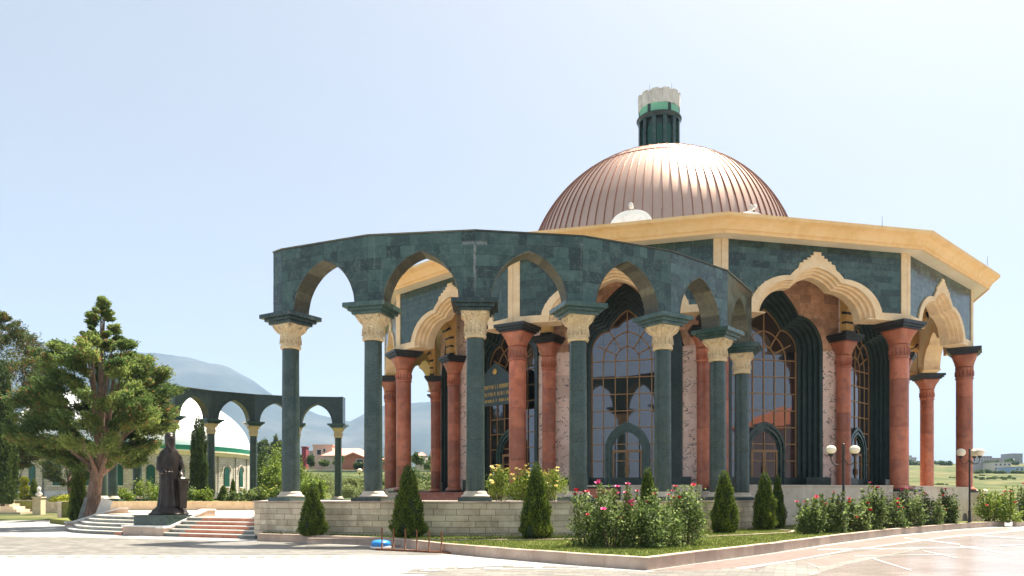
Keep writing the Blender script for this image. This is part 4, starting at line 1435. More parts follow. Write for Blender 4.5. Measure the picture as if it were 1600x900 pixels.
def statue():
    c = PL - e_r * 1.45 + n_r * 1.42
    th = thing('statue', 'dark bronze statue of a robed bearded figure resting a hand on a box', 'statue', (c.x, c.y, .952), R(38))
    # robe, shoulders and head as one lofted surface (front is -y)
    N = 72
    def ring(z, rx, ry, cx, cy, fold, ph, k=9):
        out = []
        for i in range(N):
            a = 2 * PI * i / N
            f = 1 + fold * (math.sin(k * a + ph) + .5 * math.sin((k * 2 + 1) * a + ph * 1.7 + z * 1.3))
            k_ = .75 if z < 2.3 else (.80 if z < 3.2 else .95)
            out.append(Vector((cx + rx * k_ * f * math.cos(a), cy + ry * k_ * f * math.sin(a), z)))
        return out
    rings = [ring(.32, .74, .62, 0, 0, .075, 0), ring(.40, .70, .58, 0, 0, .08, .1), ring(.8, .62, .52, 0, 0, .075, .25), ring(1.3, .57, .47, -.01, .0, .06, .4), ring(1.7, .55, .44, -.02, .01, .05, .6),
             ring(2.1, .57, .42, -.03, .02, .04, .8), ring(2.45, .60, .42, -.03, .03, .03, 1.0), ring(2.75, .60, .40, -.02, .04, .022, 1.2), ring(2.95, .55, .36, -.01, .04, .015, 1.3),
             ring(3.08, .44, .31, 0, .03, .01, 1.4), ring(3.18, .28, .24, 0, .01, .004, 1.5), ring(3.26, .185, .19, 0, -.01, 0, 0), ring(3.33, .165, .18, 0, -.03, 0, 0), ring(3.42, .185, .215, 0, -.05, 0, 0),
             ring(3.52, .20, .235, 0, -.05, 0, 0), ring(3.62, .205, .24, 0, -.045, 0, 0), ring(3.72, .195, .225, 0, -.04, 0, 0), ring(3.80, .16, .18, 0, -.03, 0, 0), ring(3.85, .09, .10, 0, -.03, 0, 0), ring(3.87, .01, .01, 0, -.03, 0, 0)]
    m = MB(); m.loft(rings, True, True)
    # nose, brows, ears, beard
    m.tube([(0, -.27, 3.62), (0, -.315, 3.54), (0, -.29, 3.52)], [.02, .035, .025], 8)
    for s in (-1, 1):
        m.tube([(s * .03, -.272, 3.635), (s * .13, -.24, 3.64)], [.022, .016], 6)
        m.ball((s * .075, -.245, 3.60), .024, 8, 6)
        m.ball((s * .205, -.03, 3.57), .045, 8, 6, (.5, 1, 1.4))
    m.tube([(0, -.23, 3.46), (0, -.27, 3.36), (0, -.30, 3.2), (0, -.31, 3.02)], [.14, .15, .11, .03], 12)
    # sleeves (wide) and arms
    for s, el, wr in ((-1, (-.50, -.08, 2.15), (-.30, -.38, 2.02)), (1, (.52, -.02, 2.22), (.46, -.28, 1.80))):
        m.tube([(s * .26, .03, 2.94), (s * .42, .02, 2.72), el, ((el[0] + wr[0]) / 2, (el[1] + wr[1]) / 2, (el[2] + wr[2]) / 2 - .02), wr], [.13, .16, .15, .14, .125], 16)
        m.tube([wr, (wr[0] + .0, wr[1] - .12, wr[2] - .05)], [.085, .07], 10)
    m.build('body', MT['bronze'], th)
    # turban
    m = MB(); m.lathe([(.22, 3.24), (.20, 3.30), (.205, 3.38), (.225, 3.52), (.235, 3.66), (.225, 3.78), (.18, 3.88), (.10, 3.94), (.01, 3.955)], 24, T(0, .02, 0)); m.build('turban', MT['bronze'], th)
    # the hand on the box, and the other across the chest
    def hand(o, d, down, mat):
        m = MB(); o = Vector(o); d = Vector(d).normalized(); sd = d.cross(Vector((0, 0, 1))).normalized()
        pal = [o, o + d * .09, o + d * .17]
        rr = []
        for p, w, h in zip(pal, (.06, .085, .085), (.05, .05, .035)):
            rr.append([p + sd * (w * math.cos(a)) + Vector((0, 0, h * math.sin(a))) for a in [2 * PI * i / 12 for i in range(12)]])
        capped(m, rr)
        for i, L in enumerate((.13, .155, .15, .115)):
            b = o + d * .16 + sd * (-.06 + .04 * i)
            m.tube([b, b + d * L * .5 + Vector((0, 0, .012)), b + d * L * .85 + Vector((0, 0, -down)), b + d * L + Vector((0, 0, -down * 1.9))], [.021, .02, .018, .011], 7)
        b = o + d * .05 - sd * .07
        m.tube([b, b - sd * .05 + d * .06, b - sd * .055 + d * .13], [.024, .022, .014], 7)
        m.build('hand', mat, th)
    hand((.46, -.36, 1.765), (-.1, -1, -.1), .02, MT['white_stone'])  # white colour paints the highlight on this bronze hand
    hand((-.28, -.44, 1.99), (.9, -.4, .25), .03, MT['bronze'])
    # box the hand rests on: tapered with a lid
    m = MB()
    bx = Vector((.44, -.52))
    for (z, h) in ((0, 0),): pass
    rr = [[Vector((bx.x + sx * h, bx.y + sy_ * h, z)) for sx, sy_ in ((-1, -1), (1, -1), (1, 1), (-1, 1))] for z, h in ((.30, .15), (1.0, .18), (1.60, .22), (1.62, .28), (1.71, .29))]
    capped(m, rr, False); m.build('box', MT['bronze'], th)
    # rocky base
    m = MB(); rr = []
    rnd = random.Random(2)
    for z, h in ((0, .86), (.05, .88), (.12, .80), (.26, .70), (.36, .60), (.38, .02)):
        rr.append([Vector((h * (1.02 + .07 * math.sin(5 * a) + rnd.uniform(-.02, .02)) * math.cos(a), h * (.86 + .05 * math.sin(3 * a)) * math.sin(a), z + (.04 * math.sin(4 * a) if .1 < z < .37 else 0))) for a in [2 * PI * i / 28 for i in range(28)]])
    m.loft(rr, True, False); m.build('rock_base', MT['bronze'], th)
statue()

# ------------------------------------------------------------------ foliage
def leaves(name, pts, dirs, ln, wd, mat, tint, rng, flat=None, bend=.25):
    """one bent leaf (two triangles each side of a midrib kept as a quad diamond) per point"""
    n = len(pts)
    d = dirs / np.maximum(1e-6, np.linalg.norm(dirs, axis=1, keepdims=True))
    r = rng.normal(size=(n, 3))
    if flat is not None: r = r * (1 - flat) + np.array([0, 0, 1.0]) * flat * 2
    s = np.cross(d, r); s /= np.maximum(1e-6, np.linalg.norm(s, axis=1, keepdims=True))
    u = np.cross(s, d)
    L = (ln * rng.uniform(.6, 1.3, n))[:, None]; W = (wd * rng.uniform(.7, 1.25, n))[:, None]
    V = np.empty((n, 4, 3))
    V[:, 0] = pts - d * L * .5
    V[:, 1] = pts + s * W * .5 + u * L * bend * .3
    V[:, 2] = pts + d * L * .5 - u * L * bend * .2
    V[:, 3] = pts - s * W * .5 + u * L * bend * .3
    Q = np.arange(n * 4).reshape(n, 4)
    return np_mesh(name, V.reshape(-1, 3), Q, mat, tint)


def prof_r(prof, z):
    for (z0, r0), (z1, r1) in zip(prof, prof[1:]):
        if min(z0, z1) <= z <= max(z0, z1): return r0 + (r1 - r0) * (z - z0) / (z1 - z0)
    return 0.0


def crown_mesh(name, prof, nclump, per, mat, seed, csize=.55, ln=.16, wd=.05, ex=1.0, brown=.0, inner=.35, droop=0.0, upl=.35):
    """foliage sprays gathered in clumps over an uneven envelope; prof: (z, radius)"""
    rng = np.random.default_rng(seed)
    zs = [p[0] for p in prof]; zmin, zmax = min(zs), max(zs)
    P_, D_, T_ = [], [], []
    cl = []
    tries = 0
    while len(cl) < nclump and tries < nclump * 60:
        tries += 1
        z = rng.uniform(zmin, zmax); r = prof_r(prof, z)
        if rng.uniform() > (r + .55) / max(q[1] for q in prof): continue
        a = rng.uniform(0, 2 * PI)
        lob = 1 + .12 * math.sin(3 * a + seed) + .10 * math.sin(5 * a + z * 1.1 + seed * 2) + .10 * math.sin(z * 2.3 + a)
        f = (rng.uniform(inner, 1.0) ** .5) * lob
        cl.append((np.array([r * f * math.cos(a) * ex, r * f * math.sin(a), z]), a, f, r))
    for c, a, f, r in cl:
        out = np.array([math.cos(a), math.sin(a), upl - droop]); out /= np.linalg.norm(out)
        n = int(per * rng.uniform(.6, 1.4))
        sz = csize * rng.uniform(.6, 1.35) * min(1.0, max(.42, r / 2.6))
        g = rng.normal(size=(n, 3)) * np.array([.42, .42, .28]) * sz
        along = rng.uniform(-1, 1.1, n)[:, None] * out * sz
        pts = c + g * (1 - .35 * np.clip(along @ out, 0, 1)[:, None]) + along
        d = out * .9 + rng.normal(size=(n, 3)) * .55 + np.array([0, 0, .15])
        base = rng.uniform(.08, .85)
        t = np.clip(base + rng.normal(size=n) * .16, 0, .92)
        br = rng.uniform(size=n) < (brown * (2.6 if rng.uniform() < .3 else .4))
        t[br] = 1.0
        P_.append(pts); D_.append(d); T_.append(t)
    return leaves(name, np.concatenate(P_), np.concatenate(D_), ln, wd, mat, np.concatenate(T_), rng), cl


def big_tree(name, label, base, prof, seed, mat, nclump, per, fork, lean=(0, 0), trunk_r=.45, csize=.6, brown=.03, ln=.17, wd=.055, limbs=14, group=None, upl=.35):
    th = thing(name, label, 'tree', base, 0, group)
    me, cl = crown_mesh('crown', prof, nclump, per, mat, seed, csize, ln, wd, 1, brown, .45, 0, upl)
    cxy = Vector((lean[0], lean[1], 0))
    inst('crown', me, th, T(cxy.x, cxy.y, 0))
    rnd = random.Random(seed)
    F_ = Vector((lean[0] * .75, lean[1] * .75, fork))
    m = MB()
    pts = [Vector((0, 0, -.1)), Vector((lean[0] * .12, lean[1] * .12, fork * .25)), Vector((lean[0] * .4, lean[1] * .4, fork * .6)), F_]
    m.tube(pts, [trunk_r * 1.25, trunk_r * .98, trunk_r * .85, trunk_r * .8], 12)
    m.build('trunk', MT['bark'], th)
    cs = sorted(cl, key=lambda q: rnd.random())[:limbs]
    for c, a, f, r in cs:
        e = Vector(c) + cxy
        s = F_ - Vector((0, 0, rnd.uniform(0, .25) * fork))
        mid = s.lerp(e, .45) + Vector((0, 0, .12 * (e - s).length))
        m = MB(); m.tube([s - (e - s).normalized() * .1, s.lerp(mid, .5) + Vector((0, 0, -.05)), mid, e], [trunk_r * .38, trunk_r * .3, trunk_r * .2, .02], 7)
        m.build('limb', MT['bark'], th)
    return th


b0 = P(142, 797, 46); b0.z = .28
big_tree('juniper_tree', 'large spreading conifer with reddish forked trunk beside the left stairs', b0,
         [(3.3, 1.6), (3.9, 2.7), (4.8, 3.4), (6.2, 3.9), (7.6, 3.7), (8.9, 3.2), (9.8, 2.6), (10.6, 1.6), (11.4, .9), (12.3, .5), (13.3, .05)], 11, MT['lf_conifer'], 300, 430, 3.5, (.55, .1), .42, .46, .035, .25, .07, 22)
b1 = P(-6, 790, 60); b1.z = 1.4
big_tree('juniper_tree', 'dark brownish conifer cut off by the left edge of the photo', b1,
         [(2.6, 1.6), (4.5, 3.4), (7, 3.6), (9, 3.2), (11.5, 2.9), (13.3, 1.9), (14.6, .3)], 23, MT['lf_dark'], 330, 230, 2.9, (.2, .2), .42, .7, .10, .2, .07, 12)
b2 = P(112, 770, 82); b2.z = 1.48
big_tree('juniper_tree', 'small dark conifer before the stone wall of the white-domed building', b2,
         [(1.6, .9), (2.5, 2.3), (3.8, 2.6), (5, 2.0), (6.3, .6)], 31, MT['lf_dark'], 120, 170, 1.8, (-.3, 0), .34, .6, .02, .2, .08, 6)


def columnar(h, r, n, mat, seed, name='foliage', ln=.10, wd=.045, taper=.5):
    """dense upright conifer: sprays standing on a narrow cone"""
    rng = np.random.default_rng(seed)
    z = h * (1 - np.sqrt(rng.uniform(0, 1, n)) * .985) ** 1.0
    t = z / h
    rad = r * np.clip(np.minimum(1.0, (t + .05) / .16) ** .5, 0, 1) * (1 - t) ** taper
    a = rng.uniform(0, 2 * PI, n)
    lob = 1 + .13 * np.sin(4 * a + 7 * t + seed * 1.7) + .11 * np.sin(7 * a - 13 * t + seed) + .09 * np.sin(19 * t + 2 * a + seed * 2.3) + .10 * np.sin(2 * a + seed) * (1 - t)
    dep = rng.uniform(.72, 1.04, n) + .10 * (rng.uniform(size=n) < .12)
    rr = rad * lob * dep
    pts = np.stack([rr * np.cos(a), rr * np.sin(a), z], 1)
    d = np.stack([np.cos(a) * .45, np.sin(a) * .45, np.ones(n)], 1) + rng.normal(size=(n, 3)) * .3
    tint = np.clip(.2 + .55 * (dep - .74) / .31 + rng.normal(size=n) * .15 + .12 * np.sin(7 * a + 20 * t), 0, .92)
    return leaves(name, pts, d, ln, wd, mat, tint, rng)


THJ = {}
def thuja(label, px, top, base_py, wpx, z0=BED, Y=None, var=0, group='clipped thujas along the terrace wall', name='thuja', mat='lf_thuja', taper=.5):
    if Y is None: g = G(px, base_py, z0); Y = g.y
    p = P(px, HY, Y); h = EYE + (HY - top) * Y / F - z0; r = wpx * Y / F / 2
    if (var, mat, taper) not in THJ:
        THJ[(var, mat, taper)] = (columnar(3.0, .55, 10500, MT[mat], 40 + var * 7, 'foliage', .10, .05, taper), None)
    th = thing(name, label, 'shrub', (p.x, Y, z0), var * 1.3, group)
    me = THJ[(var, mat, taper)][0]
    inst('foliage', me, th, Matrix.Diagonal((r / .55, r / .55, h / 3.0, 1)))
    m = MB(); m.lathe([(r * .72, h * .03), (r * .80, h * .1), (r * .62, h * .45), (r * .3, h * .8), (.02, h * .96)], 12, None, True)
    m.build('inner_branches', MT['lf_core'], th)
    m = MB(); m.tube([(0, 0, -.02), (0, 0, h * .12)], .05, 7); m.build('stem', MT['bark'], th)
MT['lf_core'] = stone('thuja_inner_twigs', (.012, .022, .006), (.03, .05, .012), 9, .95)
thuja('small conical thuja at the left end of the terrace wall', 489, 754, 838, 40, var=0)
thuja('tall dark conical thuja behind the rusty rack', 638, 724, 840.5, 48, var=1)
thuja('tall narrow conical thuja in front of the yellow roses', 838, 721, 843, 46, var=3)
thuja('slim thuja rising behind the big red rose bush', 1012, 728, 0, 34, Y=29.6, var=4)
thuja('conical thuja before the right end of the terrace wall', 1132, 734, 833, 43, var=5)
thuja('conical thuja left of the path by the pavilion', 1195, 736, 828.5, 37, var=2)
thuja('slim half-hidden thuja right beside the path', 1215, 741, 826, 24, var=6)
thuja('columnar thuja growing against the trunk of the big conifer', 123, 727, 0, 26, .30, 48.6, 1, 'thujas in the forecourt garden', taper=.35)
thuja('little thuja just right of the bronze statue', 279, 752, 0, 13, 1.48, 61, 2, 'thujas in the forecourt garden')
thuja('broad little thuja right of the tall cypress', 349, 758, 0, 17, 1.48, 66, 0, 'thujas in the forecourt garden')
thuja('narrow pointed little thuja under the green windows', 364, 747, 0, 11, 1.48, 70, 1, 'thujas in the forecourt garden')
thuja('small thuja behind the white bust at left', 53, 747, 0, 14, 1.48, 74, 2, 'thujas in the forecourt garden')
thuja('little dark thuja beside the last column of the distant arcade', 500, 752, 0, 9, 1.55, 70, 0, 'thujas in the forecourt garden')


def cypress(label, px, top, Y, wpx, z0, var, taper=.3):
    p = P(px, HY, Y); h = EYE + (HY - top) * Y / F - z0; r = wpx * Y / F / 2
    th = thing('cypress_tree', label, 'tree', (p.x, Y, z0), 0, 'columnar cypresses')
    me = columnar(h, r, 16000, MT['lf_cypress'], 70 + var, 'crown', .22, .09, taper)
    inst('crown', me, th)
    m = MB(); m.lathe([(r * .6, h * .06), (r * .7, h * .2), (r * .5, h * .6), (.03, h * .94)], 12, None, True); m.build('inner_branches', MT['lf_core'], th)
    m = MB(); m.tube([(0, 0, -.05), (0, 0, h * .2)], .14, 8); m.build('trunk', MT['bark'], th)
cypress('tall narrow cypress standing before the white dome', 311, 650, 72, 27, 1.48, 1)
cypress('bright green cypress at the left edge of the photo', 4, 560, 56, 42, 1.2, 2, .4)


def shrub(name, label, c, rx, ry, h, n, mat, seed, ln=.08, wd=.045, group=None, stems=5, flowers=None, cat='shrub', sparse=False):
    rng = np.random.default_rng(seed)
    th = thing(name, label, cat, c, 0, group)
    k = 26
    cc = np.stack([rng.uniform(-1, 1, k), rng.uniform(-1, 1, k), rng.uniform(.12, 1, k)], 1)
    q = np.sqrt(cc[:, 0] ** 2 + cc[:, 1] ** 2)
    cc[:, :2] /= np.maximum(1, q / .85)[:, None]
    cc[:, 2] *= (1 - .38 * np.minimum(1, q) ** 2)
    cc = cc * np.array([rx, ry, h])
    idx = rng.integers(0, k, n)
    sp = np.array([rx, ry, h * .55]) * .30
    ncane = n // 4                       # loose canes rising above the mass
    pts = cc[idx] + rng.normal(size=(n, 3)) * sp * .75
    kc = 9 if flowers else 0
    if kc:
        cx_ = rng.uniform(-.9, .9, kc) * rx; cy_ = rng.uniform(-.8, .8, kc) * ry; ch = h * rng.uniform(.85, 1.25, kc)
        ci = rng.integers(0, kc, ncane); tz = rng.uniform(.3, 1, ncane)
        pts[:ncane] = np.stack([cx_[ci] * (.6 + .4 * tz) + rng.normal(0, .05, ncane), cy_[ci] + rng.normal(0, .05, ncane), ch[ci] * tz], 1)
    pts[:, 2] = np.maximum(pts[:, 2], .03 + rng.uniform(0, .1, n))
    d = rng.normal(size=(n, 3)) + np.array([0, 0, .3])
    tb = rng.uniform(.2, .7, k)
    t = np.clip(tb[idx] + rng.normal(size=n) * .26, 0, .92)
    inst('foliage', leaves('foliage', pts, d, ln, wd, MT[mat], t, rng, .3), th)
    rnd = random.Random(seed)
    for i in range(kc):
        m = MB(); m.tube([(cx_[i] * .5, cy_[i] * .5, -.03), (cx_[i] * .8, cy_[i], ch[i] * .5), (cx_[i], cy_[i], ch[i])], [.018, .012, .006], 5); m.build('cane', MT['stem'], th)
    for i in range(stems):
        e = cc[rng.integers(0, k)]
        m = MB(); m.tube([(e[0] * .2, e[1] * .2, -.03), (e[0] * .55, e[1] * .55, e[2] * .5), (e[0], e[1], e[2])], [.03, .02, .008], 5); m.build('stem', MT['stem'], th)
    if flowers:
        fm, cnt, fr = flowers
        for i in range(cnt):
            q_ = rng.integers(0, kc); e = np.array([cx_[q_] + rnd.gauss(0, .05), cy_[q_] + rnd.gauss(0, .05), 0])
            z = ch[q_] * rnd.uniform(.93, 1.04) if rnd.random() < .75 else h * rnd.uniform(.4, .8)
            inst('flower', FLW[fm], th, T(e[0], e[1] - (ry * .5 if z < h * .8 else .05), z) @ Matrix.Rotation(rnd.uniform(-.6, .6), 4, 'X') @ Rz(rnd.uniform(0, 6)) @ Matrix.Scale(fr * rnd.uniform(.7, 1.25), 4))
    return th


FLW = {}
for nm in ('fl_red', 'fl_pink', 'fl_yellow'):
    m = MB()
    for lay, (nn, r0, tilt) in enumerate(((5, 1.0, .5), (5, .75, .95), (4, .45, 1.25))):
        for i in range(nn):
            Mx = Rz(2 * PI * i / nn + lay * .5) @ Matrix.Rotation(-tilt, 4, 'X')
            m.add([Mx @ Vector(v) for v in ((0, 0, 0), (-.42 * r0, -.55 * r0, .1), (0, -1.0 * r0, .02), (.42 * r0, -.55 * r0, .1))], [(0, 3, 2, 1)], True)
    m.ball((0, 0, .25), .22, 8, 5)
    FLW[nm] = m.mesh('flower', MT[nm])

rb = [('leftmost bush of the big red rose clump on the lawn corner', 918, 857, 30, 80), ('second bush of the big rose clump with the largest pink blooms', 958, 859, 32, 86), ('middle bush of the big red rose clump', 1000, 859, 32, 78),
      ('fourth bush of the big red rose clump on the lawn corner', 1038, 857, 28, 70), ('rightmost bush of the big red rose clump, near the thuja', 1072, 854, 26, 76)]
for i, (lb, px, py, w, hp) in enumerate(rb):
    g = G(px, py - 3, BED); s = g.y / F
    shrub('rose_bush', lb, g, w * s, .75, hp * s, 3300, 'lf_rose', 100 + i, .10, .062, 'red rose bushes', 7, ('fl_pink' if i in (1,) else 'fl_red', 13 if i in (0, 1) else 6, .10), cat='rose bush')
rr_ = [(1266, 836, 20, 48), (1300, 834, 22, 56), (1334, 832, 20, 44), (1362, 830, 20, 58), (1396, 827, 22, 42), (1425, 825, 18, 52), (1457, 822, 20, 40), (1484, 820, 12, 47)]
for i, (px, py, w, hp) in enumerate(rr_):
    g = G(px, py, BED); s = g.y / F
    lb = ['first bush at the left end of the long rose row', 'second bush from the left in the long rose row', 'rose bush right of the near double lamp post', 'tall red rose bush in the middle of the long row',
          'fifth bush of the long rose row, low and dense', 'rose bush below the big red corner column', 'second last bush of the long rose row', 'last bush of the long rose row by the small wall arch'][i]
    g = g + Vector((.35, .9, 0)); s = g.y / F
    shrub('rose_bush', lb, g, w * s, .6, hp * s, 2600, 'lf_rose', 130 + i, .13, .08, 'red rose bushes', 6, ('fl_pink' if i in (5,) else 'fl_red', 6, .115), cat='rose bush')
for i, (px, py, w, hp) in enumerate(((1545, 816, 17, 44), (1572, 816, 17, 46), (1598, 815, 17, 50))):
    g = G(px, py, BED); s = g.y / F
    lb = ['rose bush just right of the far lamp post', 'rose bush with red blooms at right, above the kerb end', 'rose bush at the right edge of the photo'][i]
    shrub('rose_bush', lb, g, w * s, .8, hp * s, 2000, 'lf_bright' if i < 2 else 'lf_rose', 150 + i, .15, .09, 'red rose bushes', 5, ('fl_red', 4, .13), cat='rose bush')
for i, (px, w) in enumerate(((785, 22), (818, 20), (862, 24))):
    p = P(px, HY, 33.6); s = 33.6 / F
    shrub('rose_bush', ['yellow rose bush left of the tall thuja on the terrace', 'yellow rose bush hidden behind the tall thuja on the terrace', 'yellow rose bush between thuja and green column'][i], (p.x, 33.6, TER), w * s, .5, 1.2, 2300, 'lf_bright', 160 + i, .10, .06, 'yellow rose bushes', 5, ('fl_yellow', 22, .10), cat='rose bush')

# garden planting on the left
def sb(label, px, top, bot, w, Y, z0, mat, seed, n=1500, ln=.16, wd=.10, name='garden_shrub', group='garden shrubs', fl=None):
    p = P(px, HY, Y); s = Y / F; h = EYE + (HY - top) * s - z0
    shrub(name, label, (p.x, Y, z0), w * s, w * s * .8, max(.3, h), n, mat, seed, ln, wd, group, 3, fl)
sb('yellow-green clipped shrub left of the columnar thuja', 103, 774, 0, 20, 60, 1.45, 'lf_yellow', 201)
sb('pale flowering shrub beside the ball topiary', 20, 768, 0, 14, 75, 1.5, 'lf_rose', 202)
for i, (px, top, w, mt, Y) in enumerate(((190, 765, 16, 'lf_bright', 66), (228, 748, 18, 'lf_bright', 68), (250, 752, 14, 'lf_mid', 70), (292, 762, 13, 'lf_rose', 66), (318, 764, 12, 'lf_bright', 64), (372, 768, 16, 'lf_rose', 63), (398, 765, 18, 'lf_rose', 62), (425, 762, 18, 'lf_bright', 62), (447, 764, 16, 'lf_rose', 62))):
    sb(['bright low shrub between two distant columns', 'bright leafy shrub left of the statue', 'darker shrub just left behind the statue', 'rose shrub right of the statue', 'low shrub at the foot of the narrow cypress', 'white rose shrub under the last green windows', 'rose shrub at the corner of the domed building', 'bright rose shrub behind the terrace wall end', 'rose shrub beside the first near column'][i],
       px, top, 0, w, Y, 1.48, mt, 210 + i, 1400, .17, .11, fl=('fl_yellow', 5, .10) if i in (5, 6, 7, 8) else None)
for i, (px, top, w, mt, Y) in enumerate(((413, 702, 14, 'lf_mid', 90), (440, 695, 22, 'lf_bright', 96), (425, 730, 24, 'lf_bright', 84), (470, 720, 16, 'lf_bright', 100), (485, 742, 22, 'lf_bright', 92))):
    sb(['dark young tree right of the white-domed building', 'tall bright tree left of the first near column', 'bright bush below the tall bright tree', 'bright tree just right of the first near column', 'low bright bush behind the small end thuja'][i], px, top, 0, w, Y, 1.5, mt, 230 + i, 3600, .26, .17, 'garden_tree', 'bright garden trees')
ol = [(497, 738, 22, 118), (520, 742, 24, 122), (552, 744, 22, 124), (588, 746, 24, 126), (618, 742, 22, 130), (645, 722, 22, 125), (665, 725, 22, 128), (690, 735, 20, 132), (540, 756, 20, 108), (600, 758, 22, 110), (668, 758, 24, 112), (570, 757, 18, 112)]
for i, (px, top, w, Y) in enumerate(ol):
    p = P(px, HY, Y)
    zg = terrain_z(px, Y, p.x, Y)
    sb('%s olive bush in the meadow %s' % (['pale', 'round', 'wide', 'grey-green', 'low', 'tall dark', 'leafy dark', 'small', 'short', 'bushy', 'spreading', 'loose'][i], ['left of the far end column', 'just behind the far end column', 'right of the far end column', 'left of the second near column', 'behind the second near column', 'between the red columns', 'right of the paired red columns', 'near the power pylon', 'before the far end column', 'beside the second near column', 'below the paired red columns', 'under the globe lamp'][i]),
       px, top, 0, w, Y, zg - .05, 'lf_mid' if i in (5, 6, 7) else 'lf_olive', 250 + i, 2600, .26, .13, 'olive_bush', 'meadow bushes')
# ball topiary
tp_ = P(38, HY, 74)
th = thing('topiary', 'three-ball clipped topiary near the white bust', 'shrub', (tp_.x, 74, 1.48))
for z, r in ((.45, .42), (1.15, .44), (1.9, .38)):
    rng = np.random.default_rng(int(z * 100)); n = 1500
    d = rng.normal(size=(n, 3)); d /= np.linalg.norm(d, axis=1, keepdims=True)
    inst('clipped_ball', leaves('clipped_ball', d * r * rng.uniform(.85, 1.03, n)[:, None] + np.array([0, 0, z]), d + rng.normal(size=(n, 3)) * .5, .12, .08, MT['lf_yellow'], np.clip(rng.normal(.4, .2, n), 0, .9), rng), th)
m = MB(); m.tube([(0, 0, -.03), (0, 0, 2.0)], .05, 7); m.build('stem', MT['bark'], th)

# grass blades on the bed near the kerb and tufts along the wall
def in_poly(x, y, poly):
    ins = False; n = len(poly); j = n - 1
    for i in range(n):
        xi, yi = poly[i]; xj, yj = poly[j]
        if (yi > y) != (yj > y) and x < (xj - xi) * (y - yi) / (yj - yi) + xi: ins = not ins
        j = i
    return ins
bpoly = [tuple(p) for p in bedpts]
rng = np.random.default_rng(5)
gp = []
K2 = [p.xy for p in KERB] ; K3 = [p.xy for p in KERBR]
def near_line(x, y, lines, d):
    for L in lines:
        for a, b in zip(L, L[1:]):
            ab = b - a; t = max(0, min(1, ((x - a.x) * ab.x + (y - a.y) * ab.y) / ab.length_squared))
            if (a.x + ab.x * t - x) ** 2 + (a.y + ab.y * t - y) ** 2 < d * d: return True
    return False
while len(gp) < 52000:
    x, y = rng.uniform(-11, 30), rng.uniform(18.8, 47)
    if rng.uniform() > min(1, (24.0 / y) ** 1.6): continue
    if in_poly(x, y, bpoly) and not near_line(x, y, (K2, K3), .24) and (x - NC.x) ** 2 + (y - NC.y) ** 2 > (WALLR + .03) ** 2: gp.append((x, y))
gp = np.array(gp)
n = len(gp)
hgt = rng.uniform(.03, .075, n)
tall = ((gp[:, 0] - NC.x) ** 2 + (gp[:, 1] - NC.y) ** 2) < (WALLR + .5) ** 2
hgt[tall] *= rng.uniform(1, 3.2, tall.sum())
pts = np.column_stack([gp, BED + hgt * .5])
d = np.column_stack([rng.normal(0, .35, n), rng.normal(0, .35, n), np.ones(n)])
me = leaves('grass', pts, d, .075, .022, MT['grass'], np.clip(rng.normal(.45, .22, n) + .2 * np.sin(gp[:, 0] * 1.7) * np.sin(gp[:, 1] * 1.3), 0, .92), rng)
tag(inst('grass', me), 'short sunlit grass on the planting bed behind the kerb', 'grass', kind='stuff')

# ------------------------------------------------------------------ lamps, rack, bust and other small things
def lamp(label, px, Y, top, z0, arms, gr, rz=0.0, scale=1.0):
    p = P(px, HY, Y); zt = EYE + (HY - top) * Y / F - z0
    th = thing('lamp_post', label, 'lamp', (p.x, Y, z0), rz, 'black globe lamp posts')
    m = MB(); m.lathe([(.13, 0), (.13, .12), (.085, .16), (.075, .7), (.09, .74), (.055, .8), (.05, zt - .5), (.07, zt - .46), (.05, zt - .4), (.05, zt - .1), (.075, zt - .06), (.04, zt)], 14); m.build('post', MT['iron'], th)
    for a in arms:
        A = Rz(a)
        zz = zt - .42
        m = MB(); m.tube([A @ Vector(q) for q in ((.04, 0, zz - .28), (.22, 0, zz - .5), (.42, 0, zz - .46), (.52, 0, zz - .28), (.52, 0, zz - .12))], [.022, .022, .022, .022, .03], 7)
        m.lathe([(.05, zz - .15), (.11, zz - .08), (.12, zz - .02)], 12, A @ T(.52, 0, 0)); m.build('arm', MT['iron'], th)
        m = MB(); m.ball(A @ Vector((.52, 0, zz + gr * .75)), gr, 18, 12, (1, 1, .88)) if False else m.lathe([(max(1e-4, gr * math.sin(PI * j / 12)), zz + gr * .72 - gr * .86 * math.cos(PI * j / 12)) for j in range(13)], 18, A @ T(.52, 0, 0), True, cap=False)
        m.build('globe', MT['globe'], th)
lamp('near two-globe lamp post among the roses', 1318, 33.5, 693, BED, (.15, PI - .1), .22)
lamp('three-globe lamp post at the pavilion wall corner', 1515, 46.5, 701, BED - .05, (PI, -.45, .55), .27)
lamp('low distant two-globe lamp behind the right-hand roses', 1531, 66, 764, -.1, (.3, PI + .3), .26)
lamp('distant globe lamp in the meadow left of the second near column', 570, 78, 732, 1.45, (PI, .8), .26)

